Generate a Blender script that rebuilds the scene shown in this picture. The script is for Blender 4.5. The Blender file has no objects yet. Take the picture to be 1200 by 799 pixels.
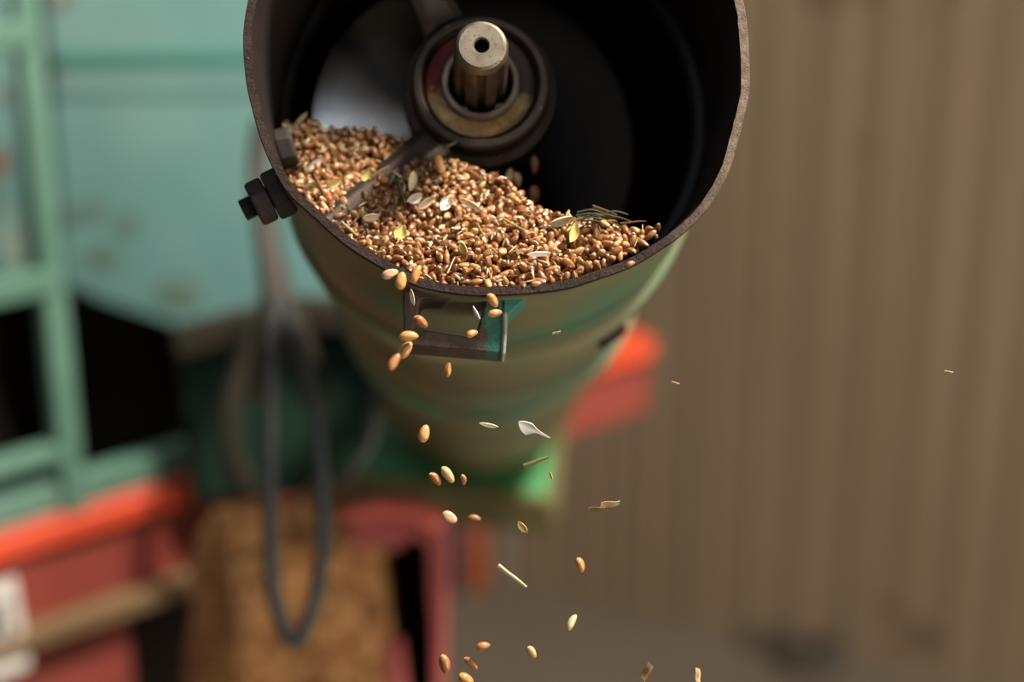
import bpy, math, random
from mathutils import Vector, Matrix
random.seed(7)
R_ = math.radians
scene = bpy.context.scene
COL = scene.collection

# ---------------------------------------------------------------- camera, light, exposure
CAM_H, PITCH, FPX = 1.75, 20.0, 2000.0
cp, sp = math.cos(R_(PITCH)), math.sin(R_(PITCH))
CAM = Vector((0, 0, CAM_H))
FWD, UP, RT = Vector((0, cp, -sp)), Vector((0, sp, cp)), Vector((1, 0, 0))
cd = bpy.data.cameras.new('camera')
cam = bpy.data.objects.new('camera', cd); COL.objects.link(cam)
cam.location = CAM
cam.rotation_euler = (R_(90 - PITCH), 0, 0)
cd.sensor_width = 36.0
cd.lens = 60.0
cd.clip_start = 0.02
cd.dof.use_dof = True
cd.dof.focus_distance = 0.592
cd.dof.aperture_fstop = 4.0
scene.camera = cam

def ray(px, py):
    return FWD + RT * ((px - 600) / FPX) + UP * (-(py - 399.5) / FPX)
def P(px, py, z):
    return CAM + ray(px, py) * z
def on_plane(px, py, p0, n):
    r = ray(px, py)
    return CAM + r * ((p0 - CAM).dot(n) / r.dot(n))

w = bpy.data.worlds.new('world'); scene.world = w
w.use_nodes = True
nt = w.node_tree; nt.nodes.clear()
wo = nt.nodes.new('ShaderNodeOutputWorld')
bg = nt.nodes.new('ShaderNodeBackground')
tc = nt.nodes.new('ShaderNodeTexCoord')
sx = nt.nodes.new('ShaderNodeSeparateXYZ')
mr = nt.nodes.new('ShaderNodeMapRange')
mr.inputs['From Min'].default_value = -0.4; mr.inputs['From Max'].default_value = 1.0
rp = nt.nodes.new('ShaderNodeValToRGB')
rp.color_ramp.elements[0].color = (0.17, 0.14, 0.11, 1)
rp.color_ramp.elements[1].color = (0.62, 0.60, 0.56, 1)
nt.links.new(tc.outputs['Generated'], sx.inputs[0])
nt.links.new(sx.outputs['Z'], mr.inputs['Value'])
nt.links.new(mr.outputs[0], rp.inputs[0])
nt.links.new(rp.outputs[0], bg.inputs['Color'])
nt.links.new(bg.outputs[0], wo.inputs[0])
bg.inputs['Strength'].default_value = 0.34

RIM_C = P(581, 60, 0.6)
def area(name, loc, target, size, power, color, size_y=None):
    l = bpy.data.lights.new(name, 'AREA')
    l.shape = 'RECTANGLE'; l.size = size; l.size_y = size_y or size
    l.energy = power; l.color = color
    o = bpy.data.objects.new(name, l); COL.objects.link(o)
    o.location = loc
    o.rotation_euler = (Vector(target) - Vector(loc)).to_track_quat('-Z', 'Y').to_euler()
    return o
KEY_DIR = Vector((0.52, 0.07, 0.80)).normalized()
area('skylight', RIM_C + KEY_DIR * 1.9, RIM_C, 0.34, 132, (1.0, 0.91, 0.78))
area('flight_glint_lamp', RIM_C + Vector((-0.06, -0.70, 0.70)).normalized() * 2.0, RIM_C, 0.26, 6.0, (0.54, 0.72, 1.0))  # unseen cool lamp, added to put a blue glint on the flight
area('barn_door_light', (2.3, -0.9, 1.25), (0.2, 1.6, 1.2), 1.5, 62, (1.0, 0.91, 0.77), 1.9)

scene.view_settings.view_transform = 'Standard'
scene.view_settings.look = 'None'
scene.view_settings.gamma = 1.0
scene.view_settings.use_curve_mapping = False
scene.view_settings.exposure = 0.0

# ---------------------------------------------------------------- materials
def sock(node, *names):
    for n in names:
        if n in node.inputs: return node.inputs[n]
def mat_base(name, rough=0.6, metal=0.0, spec=0.5):
    m = bpy.data.materials.new(name); m.use_nodes = True
    nt = m.node_tree
    b = nt.nodes['Principled BSDF']
    b.inputs['Roughness'].default_value = rough
    b.inputs['Metallic'].default_value = metal
    s = sock(b, 'Specular IOR Level', 'Specular')
    if s: s.default_value = spec
    return m, nt, b
def noise(nt, scale, detail=5, rough=0.6, stretch=None, coord='Object', dist=0.0):
    t = nt.nodes.new('ShaderNodeTexCoord')
    mp = nt.nodes.new('ShaderNodeMapping')
    if stretch: mp.inputs['Scale'].default_value = stretch
    n = nt.nodes.new('ShaderNodeTexNoise')
    n.inputs['Scale'].default_value = scale
    n.inputs['Detail'].default_value = detail
    n.inputs['Roughness'].default_value = rough
    n.inputs['Distortion'].default_value = dist
    nt.links.new(t.outputs[coord], mp.inputs[0]); nt.links.new(mp.outputs[0], n.inputs['Vector'])
    return n.outputs['Fac']
def ramp(nt, fac, stops):
    r = nt.nodes.new('ShaderNodeValToRGB')
    e = r.color_ramp.elements
    while len(e) < len(stops): e.new(0.5)
    for i, (p, c) in enumerate(stops):
        e[i].position = p; e[i].color = (c[0], c[1], c[2], 1)
    nt.links.new(fac, r.inputs[0])
    return r.outputs[0]
def mix(nt, fac, a, b):
    m = nt.nodes.new('ShaderNodeMix'); m.data_type = 'RGBA'
    if isinstance(fac, (int, float)): m.inputs[0].default_value = fac
    else: nt.links.new(fac, m.inputs[0])
    for s, v in ((m.inputs[6], a), (m.inputs[7], b)):
        if isinstance(v, tuple): s.default_value = (v[0], v[1], v[2], 1)
        else: nt.links.new(v, s)
    return m.outputs[2]
def bump(nt, b, fac, strength=0.3, dist=0.001):
    n = nt.nodes.new('ShaderNodeBump')
    n.inputs['Strength'].default_value = strength
    n.inputs['Distance'].default_value = dist
    nt.links.new(fac, n.inputs['Height']); nt.links.new(n.outputs[0], b.inputs['Normal'])
BW = ((0.0, (0, 0, 0)), (1.0, (1, 1, 1)))
def worn(name, c1, c2, c3, scale=8, spots=25, spot_at=0.62, rough=0.6, metal=0.0, bs=0.3, bd=0.001, bscale=None, stretch=None, spec=0.5):
    """two-tone paint or metal with a third colour breaking through in blotches"""
    m, nt, b = mat_base(name, rough, metal, spec)
    base = ramp(nt, noise(nt, scale, stretch=stretch), ((0.32, c1), (0.68, c2)))
    sm = ramp(nt, noise(nt, spots, 8, 0.7), ((spot_at, (0, 0, 0)), (spot_at + 0.06, (1, 1, 1))))
    c = mix(nt, sm, base, c3)
    nt.links.new(c, b.inputs['Base Color'])
    bump(nt, b, noise(nt, bscale or spots * 4, 6, 0.7), bs, bd)
    return m

M = {}
# painted tube: green paint under dust, rust lines run round the tube
m, nt, b = mat_base('green_tube_paint', 0.5, 0.0, 0.35)
dust = ramp(nt, noise(nt, 9, 6, 0.6), ((0.34, (0.06, 0.20, 0.12)), (0.48, (0.18, 0.185, 0.09)), (0.64, (0.24, 0.21, 0.105))))
ring = ramp(nt, noise(nt, 1.0, 4, 0.6, stretch=(4, 4, 60)), ((0.58, (0, 0, 0)), (0.66, (1, 1, 1))))
c = mix(nt, ring, dust, (0.085, 0.048, 0.028))
sp_ = ramp(nt, noise(nt, 60, 8, 0.75), ((0.60, (0, 0, 0)), (0.66, (1, 1, 1))))
c = mix(nt, sp_, c, (0.03, 0.12, 0.075))
nt.links.new(c, b.inputs['Base Color']); bump(nt, b, noise(nt, 220, 6, 0.7), 0.25, 0.0006)
M['tube'] = m
M['tube_inside'] = worn('rusty_inside_shade', (0.006, 0.0045, 0.004), (0.016, 0.010, 0.008), (0.03, 0.018, 0.011), 14, 70, 0.62, 0.62, bs=0.4, bd=0.0006, spec=0.25)  # near-black colour puts the shade inside the tube into the rust
m, nt, b = mat_base('rusty_edge_lit_right', 0.68, 0, 0.25)
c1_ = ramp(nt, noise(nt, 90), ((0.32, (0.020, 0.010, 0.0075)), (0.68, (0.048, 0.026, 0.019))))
c2_ = ramp(nt, noise(nt, 260, 8, 0.7), ((0.3, (0.11, 0.075, 0.055)), (0.7, (0.25, 0.185, 0.135))))  # paler tone for the right side of the rim, painted as if lit
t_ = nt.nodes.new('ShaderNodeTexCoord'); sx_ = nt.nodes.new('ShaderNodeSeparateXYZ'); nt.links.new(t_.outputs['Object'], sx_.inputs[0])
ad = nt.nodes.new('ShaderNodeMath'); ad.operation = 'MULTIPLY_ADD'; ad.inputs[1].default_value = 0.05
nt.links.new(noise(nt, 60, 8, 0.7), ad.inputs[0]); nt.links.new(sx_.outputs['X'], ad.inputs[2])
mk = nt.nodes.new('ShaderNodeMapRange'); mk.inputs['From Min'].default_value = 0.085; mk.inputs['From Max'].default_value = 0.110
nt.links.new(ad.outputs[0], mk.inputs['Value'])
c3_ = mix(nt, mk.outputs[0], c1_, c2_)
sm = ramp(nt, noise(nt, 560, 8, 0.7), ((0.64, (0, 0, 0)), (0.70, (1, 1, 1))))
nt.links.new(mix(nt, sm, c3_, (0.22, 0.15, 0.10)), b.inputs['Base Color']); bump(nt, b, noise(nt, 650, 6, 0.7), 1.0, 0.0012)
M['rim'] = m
M['bracket'] = worn('bracket_flaking_paint', (0.035, 0.024, 0.02), (0.06, 0.042, 0.035), (0.025, 0.16, 0.11), 60, 45, 0.56, 0.65, bs=0.8, bd=0.0006, bscale=500)
M['teal_flake'] = worn('teal_flaking_paint', (0.025, 0.17, 0.12), (0.04, 0.20, 0.14), (0.05, 0.035, 0.03), 60, 200, 0.6, 0.6, bs=0.7, bd=0.0005)
M['bolt'] = worn('rusty_bolt', (0.014, 0.009, 0.007), (0.035, 0.02, 0.015), (0.075, 0.04, 0.028), 120, 400, 0.6, 0.7, bs=0.7, bd=0.0004)
M['cast'] = worn('dark_cast_iron', (0.036, 0.025, 0.018), (0.085, 0.061, 0.045), (0.24, 0.175, 0.125), 60, 260, 0.62, 0.45, 0.55, 0.6, 0.0005)
M['dusty'] = worn('dusty_bearing_face', (0.16, 0.10, 0.045), (0.24, 0.16, 0.075), (0.07, 0.045, 0.025), 90, 500, 0.58, 0.85, bs=0.8, bd=0.0006)
M['red_seal'] = worn('dull_red_seal', (0.11, 0.014, 0.012), (0.16, 0.025, 0.02), (0.10, 0.06, 0.03), 90, 300, 0.64, 0.6)
M['steel'] = worn('worn_steel', (0.17, 0.14, 0.105), (0.29, 0.245, 0.19), (0.09, 0.068, 0.045), 120, 700, 0.58, 0.5, 0.9, 0.5, 0.0003)
M['steel_side'] = worn('oily_spline_steel', (0.12, 0.09, 0.06), (0.22, 0.17, 0.12), (0.05, 0.035, 0.025), 120, 500, 0.6, 0.38, 0.85, 0.4, 0.0003)
M['flight'] = worn('grain_polished_steel', (0.20, 0.165, 0.13), (0.27, 0.225, 0.18), (0.12, 0.09, 0.065), 10, 40, 0.62, 0.22, 0.85, 0.1, 0.0003)
M['hole'] = mat_base('centre_hole_dark', 0.9)[0]; M['hole'].node_tree.nodes['Principled BSDF'].inputs['Base Color'].default_value = (0.006, 0.005, 0.004, 1)
M['plate_green'] = worn('bright_green_paint', (0.075, 0.30, 0.115), (0.11, 0.36, 0.15), (0.13, 0.15, 0.06), 9, 22, 0.64, 0.55)
M['plate_edge'] = worn('dusty_olive_edge', (0.11, 0.095, 0.032), (0.15, 0.125, 0.05), (0.05, 0.06, 0.02), 9, 30, 0.6, 0.7)
M['teal'] = worn('teal_paint', (0.095, 0.255, 0.255), (0.185, 0.34, 0.325), (0.27, 0.36, 0.29), 3.0, 5, 0.64, 0.55)
M['teal_dark'] = worn('teal_seam', (0.05, 0.23, 0.19), (0.07, 0.26, 0.21), (0.12, 0.22, 0.15), 4, 10, 0.64, 0.6)
M['teal_frame'] = worn('teal_frame_paint', (0.075, 0.175, 0.13), (0.13, 0.26, 0.195), (0.16, 0.09, 0.05), 6, 9, 0.70, 0.55)
M['rust_spot'] = worn('orange_rust', (0.16, 0.05, 0.02), (0.24, 0.08, 0.03), (0.10, 0.05, 0.03), 30, 60, 0.6, 0.8)
M['grime'] = worn('grey_grime', (0.10, 0.17, 0.13), (0.13, 0.20, 0.15), (0.09, 0.12, 0.09), 30, 60, 0.6, 0.8)
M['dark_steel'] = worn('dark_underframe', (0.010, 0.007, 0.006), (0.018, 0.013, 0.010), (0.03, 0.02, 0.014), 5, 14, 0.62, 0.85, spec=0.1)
M['guard_shade_green'] = worn('shaded_green_guard', (0.010, 0.030, 0.020), (0.018, 0.05, 0.032), (0.03, 0.035, 0.02), 6, 14, 0.62, 0.7, spec=0.2)
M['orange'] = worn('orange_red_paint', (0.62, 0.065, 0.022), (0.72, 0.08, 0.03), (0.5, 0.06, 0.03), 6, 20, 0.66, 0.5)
M['maroon'] = worn('dark_red_paint', (0.22, 0.034, 0.023), (0.28, 0.050, 0.034), (0.18, 0.06, 0.035), 5, 12, 0.63, 0.65)  # darker red than the orange-red of the upper flange
M['red'] = worn('red_hopper_paint', (0.36, 0.075, 0.07), (0.44, 0.11, 0.10), (0.34, 0.14, 0.11), 9, 22, 0.62, 0.55)
M['lit_red'] = worn('lit_red_paint', (0.72, 0.13, 0.10), (0.80, 0.18, 0.14), (0.6, 0.2, 0.14), 9, 22, 0.62, 0.5)  # hopper red painted brighter, so the shaded lip looks lit
M['ochre'] = worn('dusty_ochre_edge', (0.17, 0.10, 0.045), (0.21, 0.13, 0.06), (0.12, 0.07, 0.035), 9, 30, 0.62, 0.8)
M['plate_white'] = worn('white_plate', (0.72, 0.68, 0.62), (0.80, 0.76, 0.70), (0.45, 0.42, 0.36), 12, 30, 0.66, 0.5)
M['black_ink'] = worn('black_lettering', (0.03, 0.03, 0.028), (0.045, 0.045, 0.04), (0.10, 0.10, 0.09), 20, 60, 0.66, 0.6)
M['hose'] = worn('grey_black_hose', (0.035, 0.038, 0.036), (0.055, 0.058, 0.055), (0.09, 0.08, 0.065), 15, 40, 0.62, 0.5)
M['rusty_iron'] = worn('brown_rusty_iron', (0.02, 0.015, 0.008), (0.034, 0.026, 0.014), (0.05, 0.034, 0.018), 14, 40, 0.6, 0.8)
M['iron_grey'] = worn('grey_brown_iron', (0.032, 0.027, 0.021), (0.05, 0.042, 0.033), (0.06, 0.04, 0.028), 14, 40, 0.6, 0.7)
M['navy'] = worn('navy_plastic', (0.03, 0.032, 0.06), (0.04, 0.042, 0.075), (0.06, 0.055, 0.07), 8, 30, 0.6, 0.6)
M['orange_can'] = worn('orange_canister_paint', (0.36, 0.085, 0.03), (0.42, 0.11, 0.04), (0.25, 0.09, 0.05), 8, 30, 0.62, 0.6)
M['timber'] = worn('grey_timber', (0.15, 0.125, 0.095), (0.20, 0.165, 0.125), (0.11, 0.09, 0.07), 8, 30, 0.6, 0.8, stretch=(8, 8, 1))

# heap of grain seen far out of focus: kernels as cells of colour with relief
m, nt, b = mat_base('heaped_grain', 0.7, 0, 0.3)
t = nt.nodes.new('ShaderNodeTexCoord'); v = nt.nodes.new('ShaderNodeTexVoronoi')
v.inputs['Scale'].default_value = 150
nt.links.new(t.outputs['Object'], v.inputs['Vector'])
s1 = nt.nodes.new('ShaderNodeSeparateColor'); nt.links.new(v.outputs['Color'], s1.inputs[0])
cc = ramp(nt, s1.outputs[0], ((0.0, (0.19, 0.075, 0.022)), (0.55, (0.38, 0.175, 0.06)), (0.9, (0.55, 0.30, 0.12))))
cl = ramp(nt, noise(nt, 16, 5, 0.6), ((0.35, (0.75, 0.72, 0.7)), (0.65, (1.15, 1.1, 1.05))))
mm = nt.nodes.new('ShaderNodeMix'); mm.data_type = 'RGBA'; mm.blend_type = 'MULTIPLY'; mm.inputs[0].default_value = 1
nt.links.new(cc, mm.inputs[6]); nt.links.new(cl, mm.inputs[7])
nt.links.new(mm.outputs[2], b.inputs['Base Color']); bump(nt, b, v.outputs['Distance'], 0.8, -0.004)
M['grain_mass'] = m

KSTOPS = ((0.0, (0.14, 0.050, 0.017)), (0.3, (0.26, 0.098, 0.030)), (0.62, (0.37, 0.158, 0.050)), (0.86, (0.50, 0.26, 0.10)), (1.0, (0.64, 0.43, 0.21)))
def kernel_mat(name, island, stops=KSTOPS):
    m, nt, b = mat_base(name, 0.30, 0, 0.6)
    g = nt.nodes.new('ShaderNodeNewGeometry'); oi = nt.nodes.new('ShaderNodeObjectInfo')
    rnd = g.outputs['Random Per Island'] if island else oi.outputs['Random']
    body = ramp(nt, rnd, stops)
    a = nt.nodes.new('ShaderNodeAttribute'); a.attribute_name = 'tip'
    c = mix(nt, a.outputs['Fac'], body, (0.66, 0.42, 0.2))
    a2 = nt.nodes.new('ShaderNodeAttribute'); a2.attribute_name = 'crease'
    c = mix(nt, a2.outputs['Fac'], c, (0.30, 0.11, 0.035))
    nn = noise(nt, 900, 4, 0.6)
    var = ramp(nt, nn, ((0.3, (0.82, 0.8, 0.78)), (0.7, (1.08, 1.06, 1.04))))
    mm = nt.nodes.new('ShaderNodeMix'); mm.data_type = 'RGBA'; mm.blend_type = 'MULTIPLY'; mm.inputs[0].default_value = 1
    nt.links.new(c, mm.inputs[6]); nt.links.new(var, mm.inputs[7])
    nt.links.new(mm.outputs[2], b.inputs['Base Color'])
    ss = sock(b, 'Subsurface Weight')
    if ss: ss.default_value = 0.0
    bump(nt, b, nn, 0.15, 0.0002)
    return m
M['kernel'] = kernel_mat('wheat_kernel_skin', False)
M['kernel_mass'] = kernel_mat('wheat_kernel_skin_mass', True)
M['kernel_pale'] = kernel_mat('pale_kernel_skin', False, ((0.0, (0.60, 0.36, 0.16)), (1.0, (0.74, 0.53, 0.29))))
M['kernel_orange'] = kernel_mat('orange_kernel_skin', False, ((0.0, (0.50, 0.22, 0.065)), (1.0, (0.62, 0.31, 0.10))))
M['kernel_brown'] = kernel_mat('brown_kernel_skin', False, ((0.0, (0.34, 0.13, 0.045)), (1.0, (0.44, 0.19, 0.07))))
def chaff_mat(name, c1, c2):
    m, nt, b = mat_base(name, 0.5, 0, 0.4)
    c = ramp(nt, noise(nt, 420, 4, 0.6, stretch=(0.25, 1, 1)), ((0.3, c1), (0.7, c2)))
    nt.links.new(c, b.inputs['Base Color'])
    s = sock(b, 'Transmission Weight')
    return m
M['husk'] = chaff_mat('cream_husk', (0.62, 0.47, 0.26), (0.80, 0.68, 0.46))
M['husk_white'] = chaff_mat('white_husk', (0.80, 0.74, 0.62), (0.88, 0.84, 0.76))
M['husk_yellow'] = chaff_mat('yellow_husk', (0.56, 0.42, 0.12), (0.70, 0.56, 0.2))
M['straw'] = chaff_mat('dry_straw', (0.42, 0.27, 0.11), (0.58, 0.41, 0.2))
M['straw_brown'] = chaff_mat('brown_straw', (0.16, 0.085, 0.035), (0.26, 0.15, 0.06))
M['straw_green'] = chaff_mat('olive_stem', (0.12, 0.12, 0.035), (0.2, 0.18, 0.055))
M['sprig'] = chaff_mat('dark_green_sprig', (0.03, 0.04, 0.012), (0.06, 0.065, 0.022))

# wall and floor
m, nt, b = mat_base('ribbed_wall_paint', 0.75, 0, 0.25)
c = ramp(nt, noise(nt, 1.4, 6, 0.6), ((0.3, (0.195, 0.142, 0.09)), (0.7, (0.225, 0.165, 0.107))))
stk = ramp(nt, noise(nt, 3.0, 5, 0.65, stretch=(6, 6, 0.12)), ((0.35, (0.88, 0.88, 0.86)), (0.65, (1.06, 1.04, 1.03))))
mm = nt.nodes.new('ShaderNodeMix'); mm.data_type = 'RGBA'; mm.blend_type = 'MULTIPLY'; mm.inputs[0].default_value = 1
nt.links.new(c, mm.inputs[6]); nt.links.new(stk, mm.inputs[7])
st = ramp(nt, noise(nt, 4.5, 3, 0.5), ((0.66, (0, 0, 0)), (0.74, (1, 1, 1))))
c = mix(nt, st, mm.outputs[2], (0.12, 0.08, 0.05))
nt.links.new(c, b.inputs['Base Color']); bump(nt, b, noise(nt, 30), 0.2, 0.004)
M['wall'] = m
M['floor'] = worn('dusty_concrete', (0.13, 0.104, 0.078), (0.165, 0.134, 0.10), (0.10, 0.08, 0.06), 2.2, 6, 0.64, 0.85, bs=0.3, bd=0.003)
M['debris'] = worn('dark_debris', (0.06, 0.047, 0.037), (0.085, 0.068, 0.054), (0.09, 0.07, 0.05), 12, 40, 0.62, 0.9)

# ---------------------------------------------------------------- mesh helpers
class MB:
    def __init__(s): s.v, s.f, s.mi = [], [], []
    def add(s, vs, fs, mi=0):
        o = len(s.v); s.v += [tuple(p) for p in vs]
        for f in fs: s.f.append([i + o for i in f]); s.mi.append(mi)
        return o
    def build(s, name, mats, parent=None, smooth=True, sharp=35, bevel=0, seg=2, subsurf=0):
        me = bpy.data.meshes.new(name); me.from_pydata(s.v, [], s.f)
        if not isinstance(mats, (list, tuple)): mats = [mats]
        for q in mats: me.materials.append(q)
        for p, k in zip(me.polygons, s.mi): p.material_index = k
        o = bpy.data.objects.new(name, me); COL.objects.link(o)
        if parent is not None: o.parent = parent
        if smooth:
            for p in me.polygons: p.use_smooth = True
            me.set_sharp_from_angle(angle=R_(sharp))
        if bevel:
            q = o.modifiers.new('bevel', 'BEVEL'); q.width = bevel; q.segments = seg
            q.limit_method = 'ANGLE'; q.angle_limit = R_(30)
        if subsurf:
            q = o.modifiers.new('sub', 'SUBSURF'); q.levels = subsurf; q.render_levels = subsurf
        return o
    def box(s, p0, p1, wv, hv, mi=0):
        """bar from p0 to p1 with half-width vector wv and half-height vector hv"""
        p0, p1, wv, hv = Vector(p0), Vector(p1), Vector(wv), Vector(hv)
        vs = [p + a * wv + c_ * hv for p in (p0, p1) for a, c_ in ((-1, -1), (1, -1), (1, 1), (-1, 1))]
        if (p1 - p0).dot(wv.cross(hv)) < 0:
            fs = [(0, 1, 2, 3), (7, 6, 5, 4), (4, 5, 1, 0), (5, 6, 2, 1), (6, 7, 3, 2), (7, 4, 0, 3)]
        else:
            fs = [(3, 2, 1, 0), (4, 5, 6, 7), (0, 1, 5, 4), (1, 2, 6, 5), (2, 3, 7, 6), (3, 0, 4, 7)]
        s.add(vs, fs, mi)
    def prism(s, poly, d, mi=0):
        """polygon (list of points) extruded along vector d"""
        poly = [Vector(p) for p in poly]; d = Vector(d); n = len(poly)
        nn = Vector((0, 0, 0))
        for i in range(n): nn += poly[i].cross(poly[(i + 1) % n])
        if nn.dot(d) > 0: poly = poly[::-1]
        vs = poly + [p + d for p in poly]
        fs = [list(range(n)), list(range(2 * n - 1, n - 1, -1))]
        fs += [(i, i + n, (i + 1) % n + n, (i + 1) % n) for i in range(n)]
        s.add(vs, fs, mi)
    def frame(s, outer, inner, d, mi=0):
        """polygon ring (same point count) extruded along d"""
        outer = [Vector(p) for p in outer]; inner = [Vector(p) for p in inner]; d = Vector(d); n = len(outer)
        vs = outer + inner + [p + d for p in outer] + [p + d for p in inner]
        fs = []
        for i in range(n):
            j = (i + 1) % n
            fs += [(i, j, j + n, i + n), (i + 2 * n, i + 3 * n, j + 3 * n, j + 2 * n),
                   (i, i + 2 * n, j + 2 * n, j), (i + n, j + n, j + 3 * n, i + 3 * n)]
        s.add(vs, fs, mi)
    def lathe(s, prof, seg=64, c=(0, 0), mi=0, closed=True):
        """(radius, z) profile turned round the local Z axis at c"""
        vs = []; n = len(prof)
        for i in range(seg):
            a = 2 * math.pi * i / seg
            vs += [(c[0] + r * math.cos(a), c[1] + r * math.sin(a), z) for r, z in prof]
        fs = []
        for i in range(seg):
            j = (i + 1) % seg
            for k in range(n if closed else n - 1):
                l = (k + 1) % n
                fs.append((i * n + k, j * n + k, j * n + l, i * n + l))
        s.add(vs, fs, mi)
    def sweep(s, pts, rad, seg=10, mi=0, sub=6, flat=1.0):
        pts = [Vector(p) for p in pts]
        q = []
        for i in range(len(pts) - 1):
            a = pts[max(i - 1, 0)]; b_ = pts[i]; c_ = pts[i + 1]; d = pts[min(i + 2, len(pts) - 1)]
            for k in range(sub):
                t = k / sub
                q.append(0.5 * ((2 * b_) + (c_ - a) * t + (2 * a - 5 * b_ + 4 * c_ - d) * t * t + (3 * b_ - a - 3 * c_ + d) * t ** 3))
        q.append(pts[-1])
        vs = []; n = len(q); up = None
        for i, p in enumerate(q):
            tan = (q[min(i + 1, n - 1)] - q[max(i - 1, 0)]).normalized()
            if up is None: up = tan.orthogonal().normalized()
            up = (up - tan * up.dot(tan)).normalized(); sd = tan.cross(up)
            r = rad(i / (n - 1)) if callable(rad) else rad
            vs += [p + up * (r * math.cos(2 * math.pi * k / seg)) + sd * (r * flat * math.sin(2 * math.pi * k / seg)) for k in range(seg)]
        fs = [(i * seg + k, i * seg + (k + 1) % seg, (i + 1) * seg + (k + 1) % seg, (i + 1) * seg + k) for i in range(n - 1) for k in range(seg)]
        fs += [list(range(seg))[::-1], [(n - 1) * seg + k for k in range(seg)]]
        s.add(vs, fs, mi)
def tag(o, label, cat, group=None, kind=None):
    o['label'] = label; o['category'] = cat
    if group: o['group'] = group
    if kind: o['kind'] = kind
    return o
def empty(name, loc, mat=None):
    o = bpy.data.objects.new(name, None); COL.objects.link(o)
    o.empty_display_size = 0.05
    if mat is not None: o.matrix_world = mat
    else: o.location = loc
    return o
def fr(mb_pts, o): return [p - o for p in mb_pts]

# ---------------------------------------------------------------- room: floor and ribbed wall
fl = MB(); fl.prism([(-6, -3, 0), (6, -3, 0), (6, 7, 0), (-6, 7, 0)], (0, 0, -0.1))
o = fl.build('floor', M['floor'], smooth=False); o['kind'] = 'structure'
W0 = Vector((0.04, 3.26, 0)); W1 = Vector((0.83, 2.89, 0))
wd = (W1 - W0).normalized(); wn = Vector((wd.y, -wd.x, 0))
if wn.y > 0: wn = -wn
wl = MB()
prof = []
x = -4.5; k = 0
random.seed(3)
while x < 3.2:                       # shallow pressed ribs
    wdt = random.choice((0.05, 0.085, 0.12))
    prof += [(x, 0.0), (x + wdt * 0.55, 0.0), (x + wdt * 0.68, 0.005), (x + wdt * 0.88, 0.005)]
    x += wdt
vs = []
for a, d in prof:
    p = W0 + wd * a + wn * d
    vs += [(p.x, p.y, -0.05), (p.x, p.y, 3.4)]
nP = len(prof)
for a in (prof[0][0], prof[-1][0]):
    p = W0 + wd * a - wn * 0.12
    vs += [(p.x, p.y, -0.05), (p.x, p.y, 3.4)]
fs = [(2 * i, 2 * i + 2, 2 * i + 3, 2 * i + 1) for i in range(nP - 1)]
b0 = 2 * nP
fs += [(b0, 0, 1, b0 + 1), (2 * nP - 2, b0 + 2, b0 + 3, 2 * nP - 1), (b0 + 2, b0, b0 + 1, b0 + 3)]
wl.add(vs, fs)
o = wl.build('wall_right', M['wall'], smooth=False); o['kind'] = 'structure'

# ---------------------------------------------------------------- auger tube
VP = ray(548, 682).normalized()                       # direction in which the tube runs away from the camera
Zl = -VP; Yl = (UP - Zl * UP.dot(Zl)).normalized(); Xl = Yl.cross(Zl).normalized()
TM = Matrix.Translation(RIM_C) @ Matrix((Xl, Yl, Zl)).transposed().to_4x4()
TMI = TM.inverted()
def L(px, py, t=0.0):
    """point of the tube's own frame: pixel (px,py) at t metres inside the mouth"""
    return TMI @ on_plane(px, py, RIM_C + VP * t, VP)
tube = tag(empty('auger_tube', None, TM), 'large dirty green metal auger tube with open rusty mouth full of wheat', 'auger tube')

RIMPX = [(290,0),(284.5,35),(284,55),(286,72),(288,100),(293,118),(301,150),(308,172),(319,196),(330,218),(340,231),(363,250),(384,270),
 (405,288),(438,309),(463,322),(480,334),(506,340),(546,346),(566,347),(592,345.5),(640,342),(670,338),(700,327),(740,314),(770,296),(802,274),
 (830,246),(853,207),(864,172),(873,132),(876,124),(879.5,113),(880,105),(878.7,87),(878,52),(874.7,17),(872,0)]
rim_pol = []
for a, c_ in RIMPX:
    p = L(a, c_); rim_pol.append((math.atan2(p.y, p.x), math.hypot(p.x, p.y)))
rim_pol.sort()
TR = sum(r for _, r in rim_pol) / len(rim_pol)
def rim_r(a):
    a = (a + math.pi) % (2 * math.pi) - math.pi
    ext = [(rim_pol[-1][0] - 2 * math.pi, rim_pol[-1][1])] + rim_pol + [(rim_pol[0][0] + 2 * math.pi, rim_pol[0][1])]
    for (a0, r0), (a1, r1) in zip(ext, ext[1:]):
        if a0 <= a <= a1:
            k = (a - a0) / max(a1 - a0, 1e-6)
            return r0 + (r1 - r0) * k
    return TR
rimlist = [rim_r(2 * math.pi * i / 256 ) for i in range(256)]
for _ in range(5): rimlist = [(rimlist[i - 1] + 2 * rimlist[i] + rimlist[(i + 1) % 256]) / 4 for i in range(256)]
TLEN = 1.04; TH = 0.0031
def wall_r(i, t):
    k = math.exp(-t / 0.035)
    a = 2 * math.pi * i / 256
    dent = 0.0008 * math.sin(3 * a + 20 * t) + 0.0006 * math.sin(7 * a + 55 * t)
    return TR - 0.001 + (rimlist[i] - TR + 0.001) * k + dent * (1 - k)
tb = MB(); N = 256
ts = [0, 0.0012, 0.004, 0.01, 0.02, 0.035, 0.055, 0.08, 0.12, 0.17, 0.24, 0.34, 0.46, 0.6, 0.8, TLEN]
rings = []
for t in ts: rings.append([(wall_r(i, t) - (0.0004 if t == 0 else 0), -t) for i in range(N)])
inner = []
rnd = random.Random(5)
for t in ts: inner.append([(wall_r(i, t) - TH - (0.0003 * rnd.random() if t == 0 else 0), -t) for i in range(N)])
allr = rings[::-1] + inner
vs = []
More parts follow.
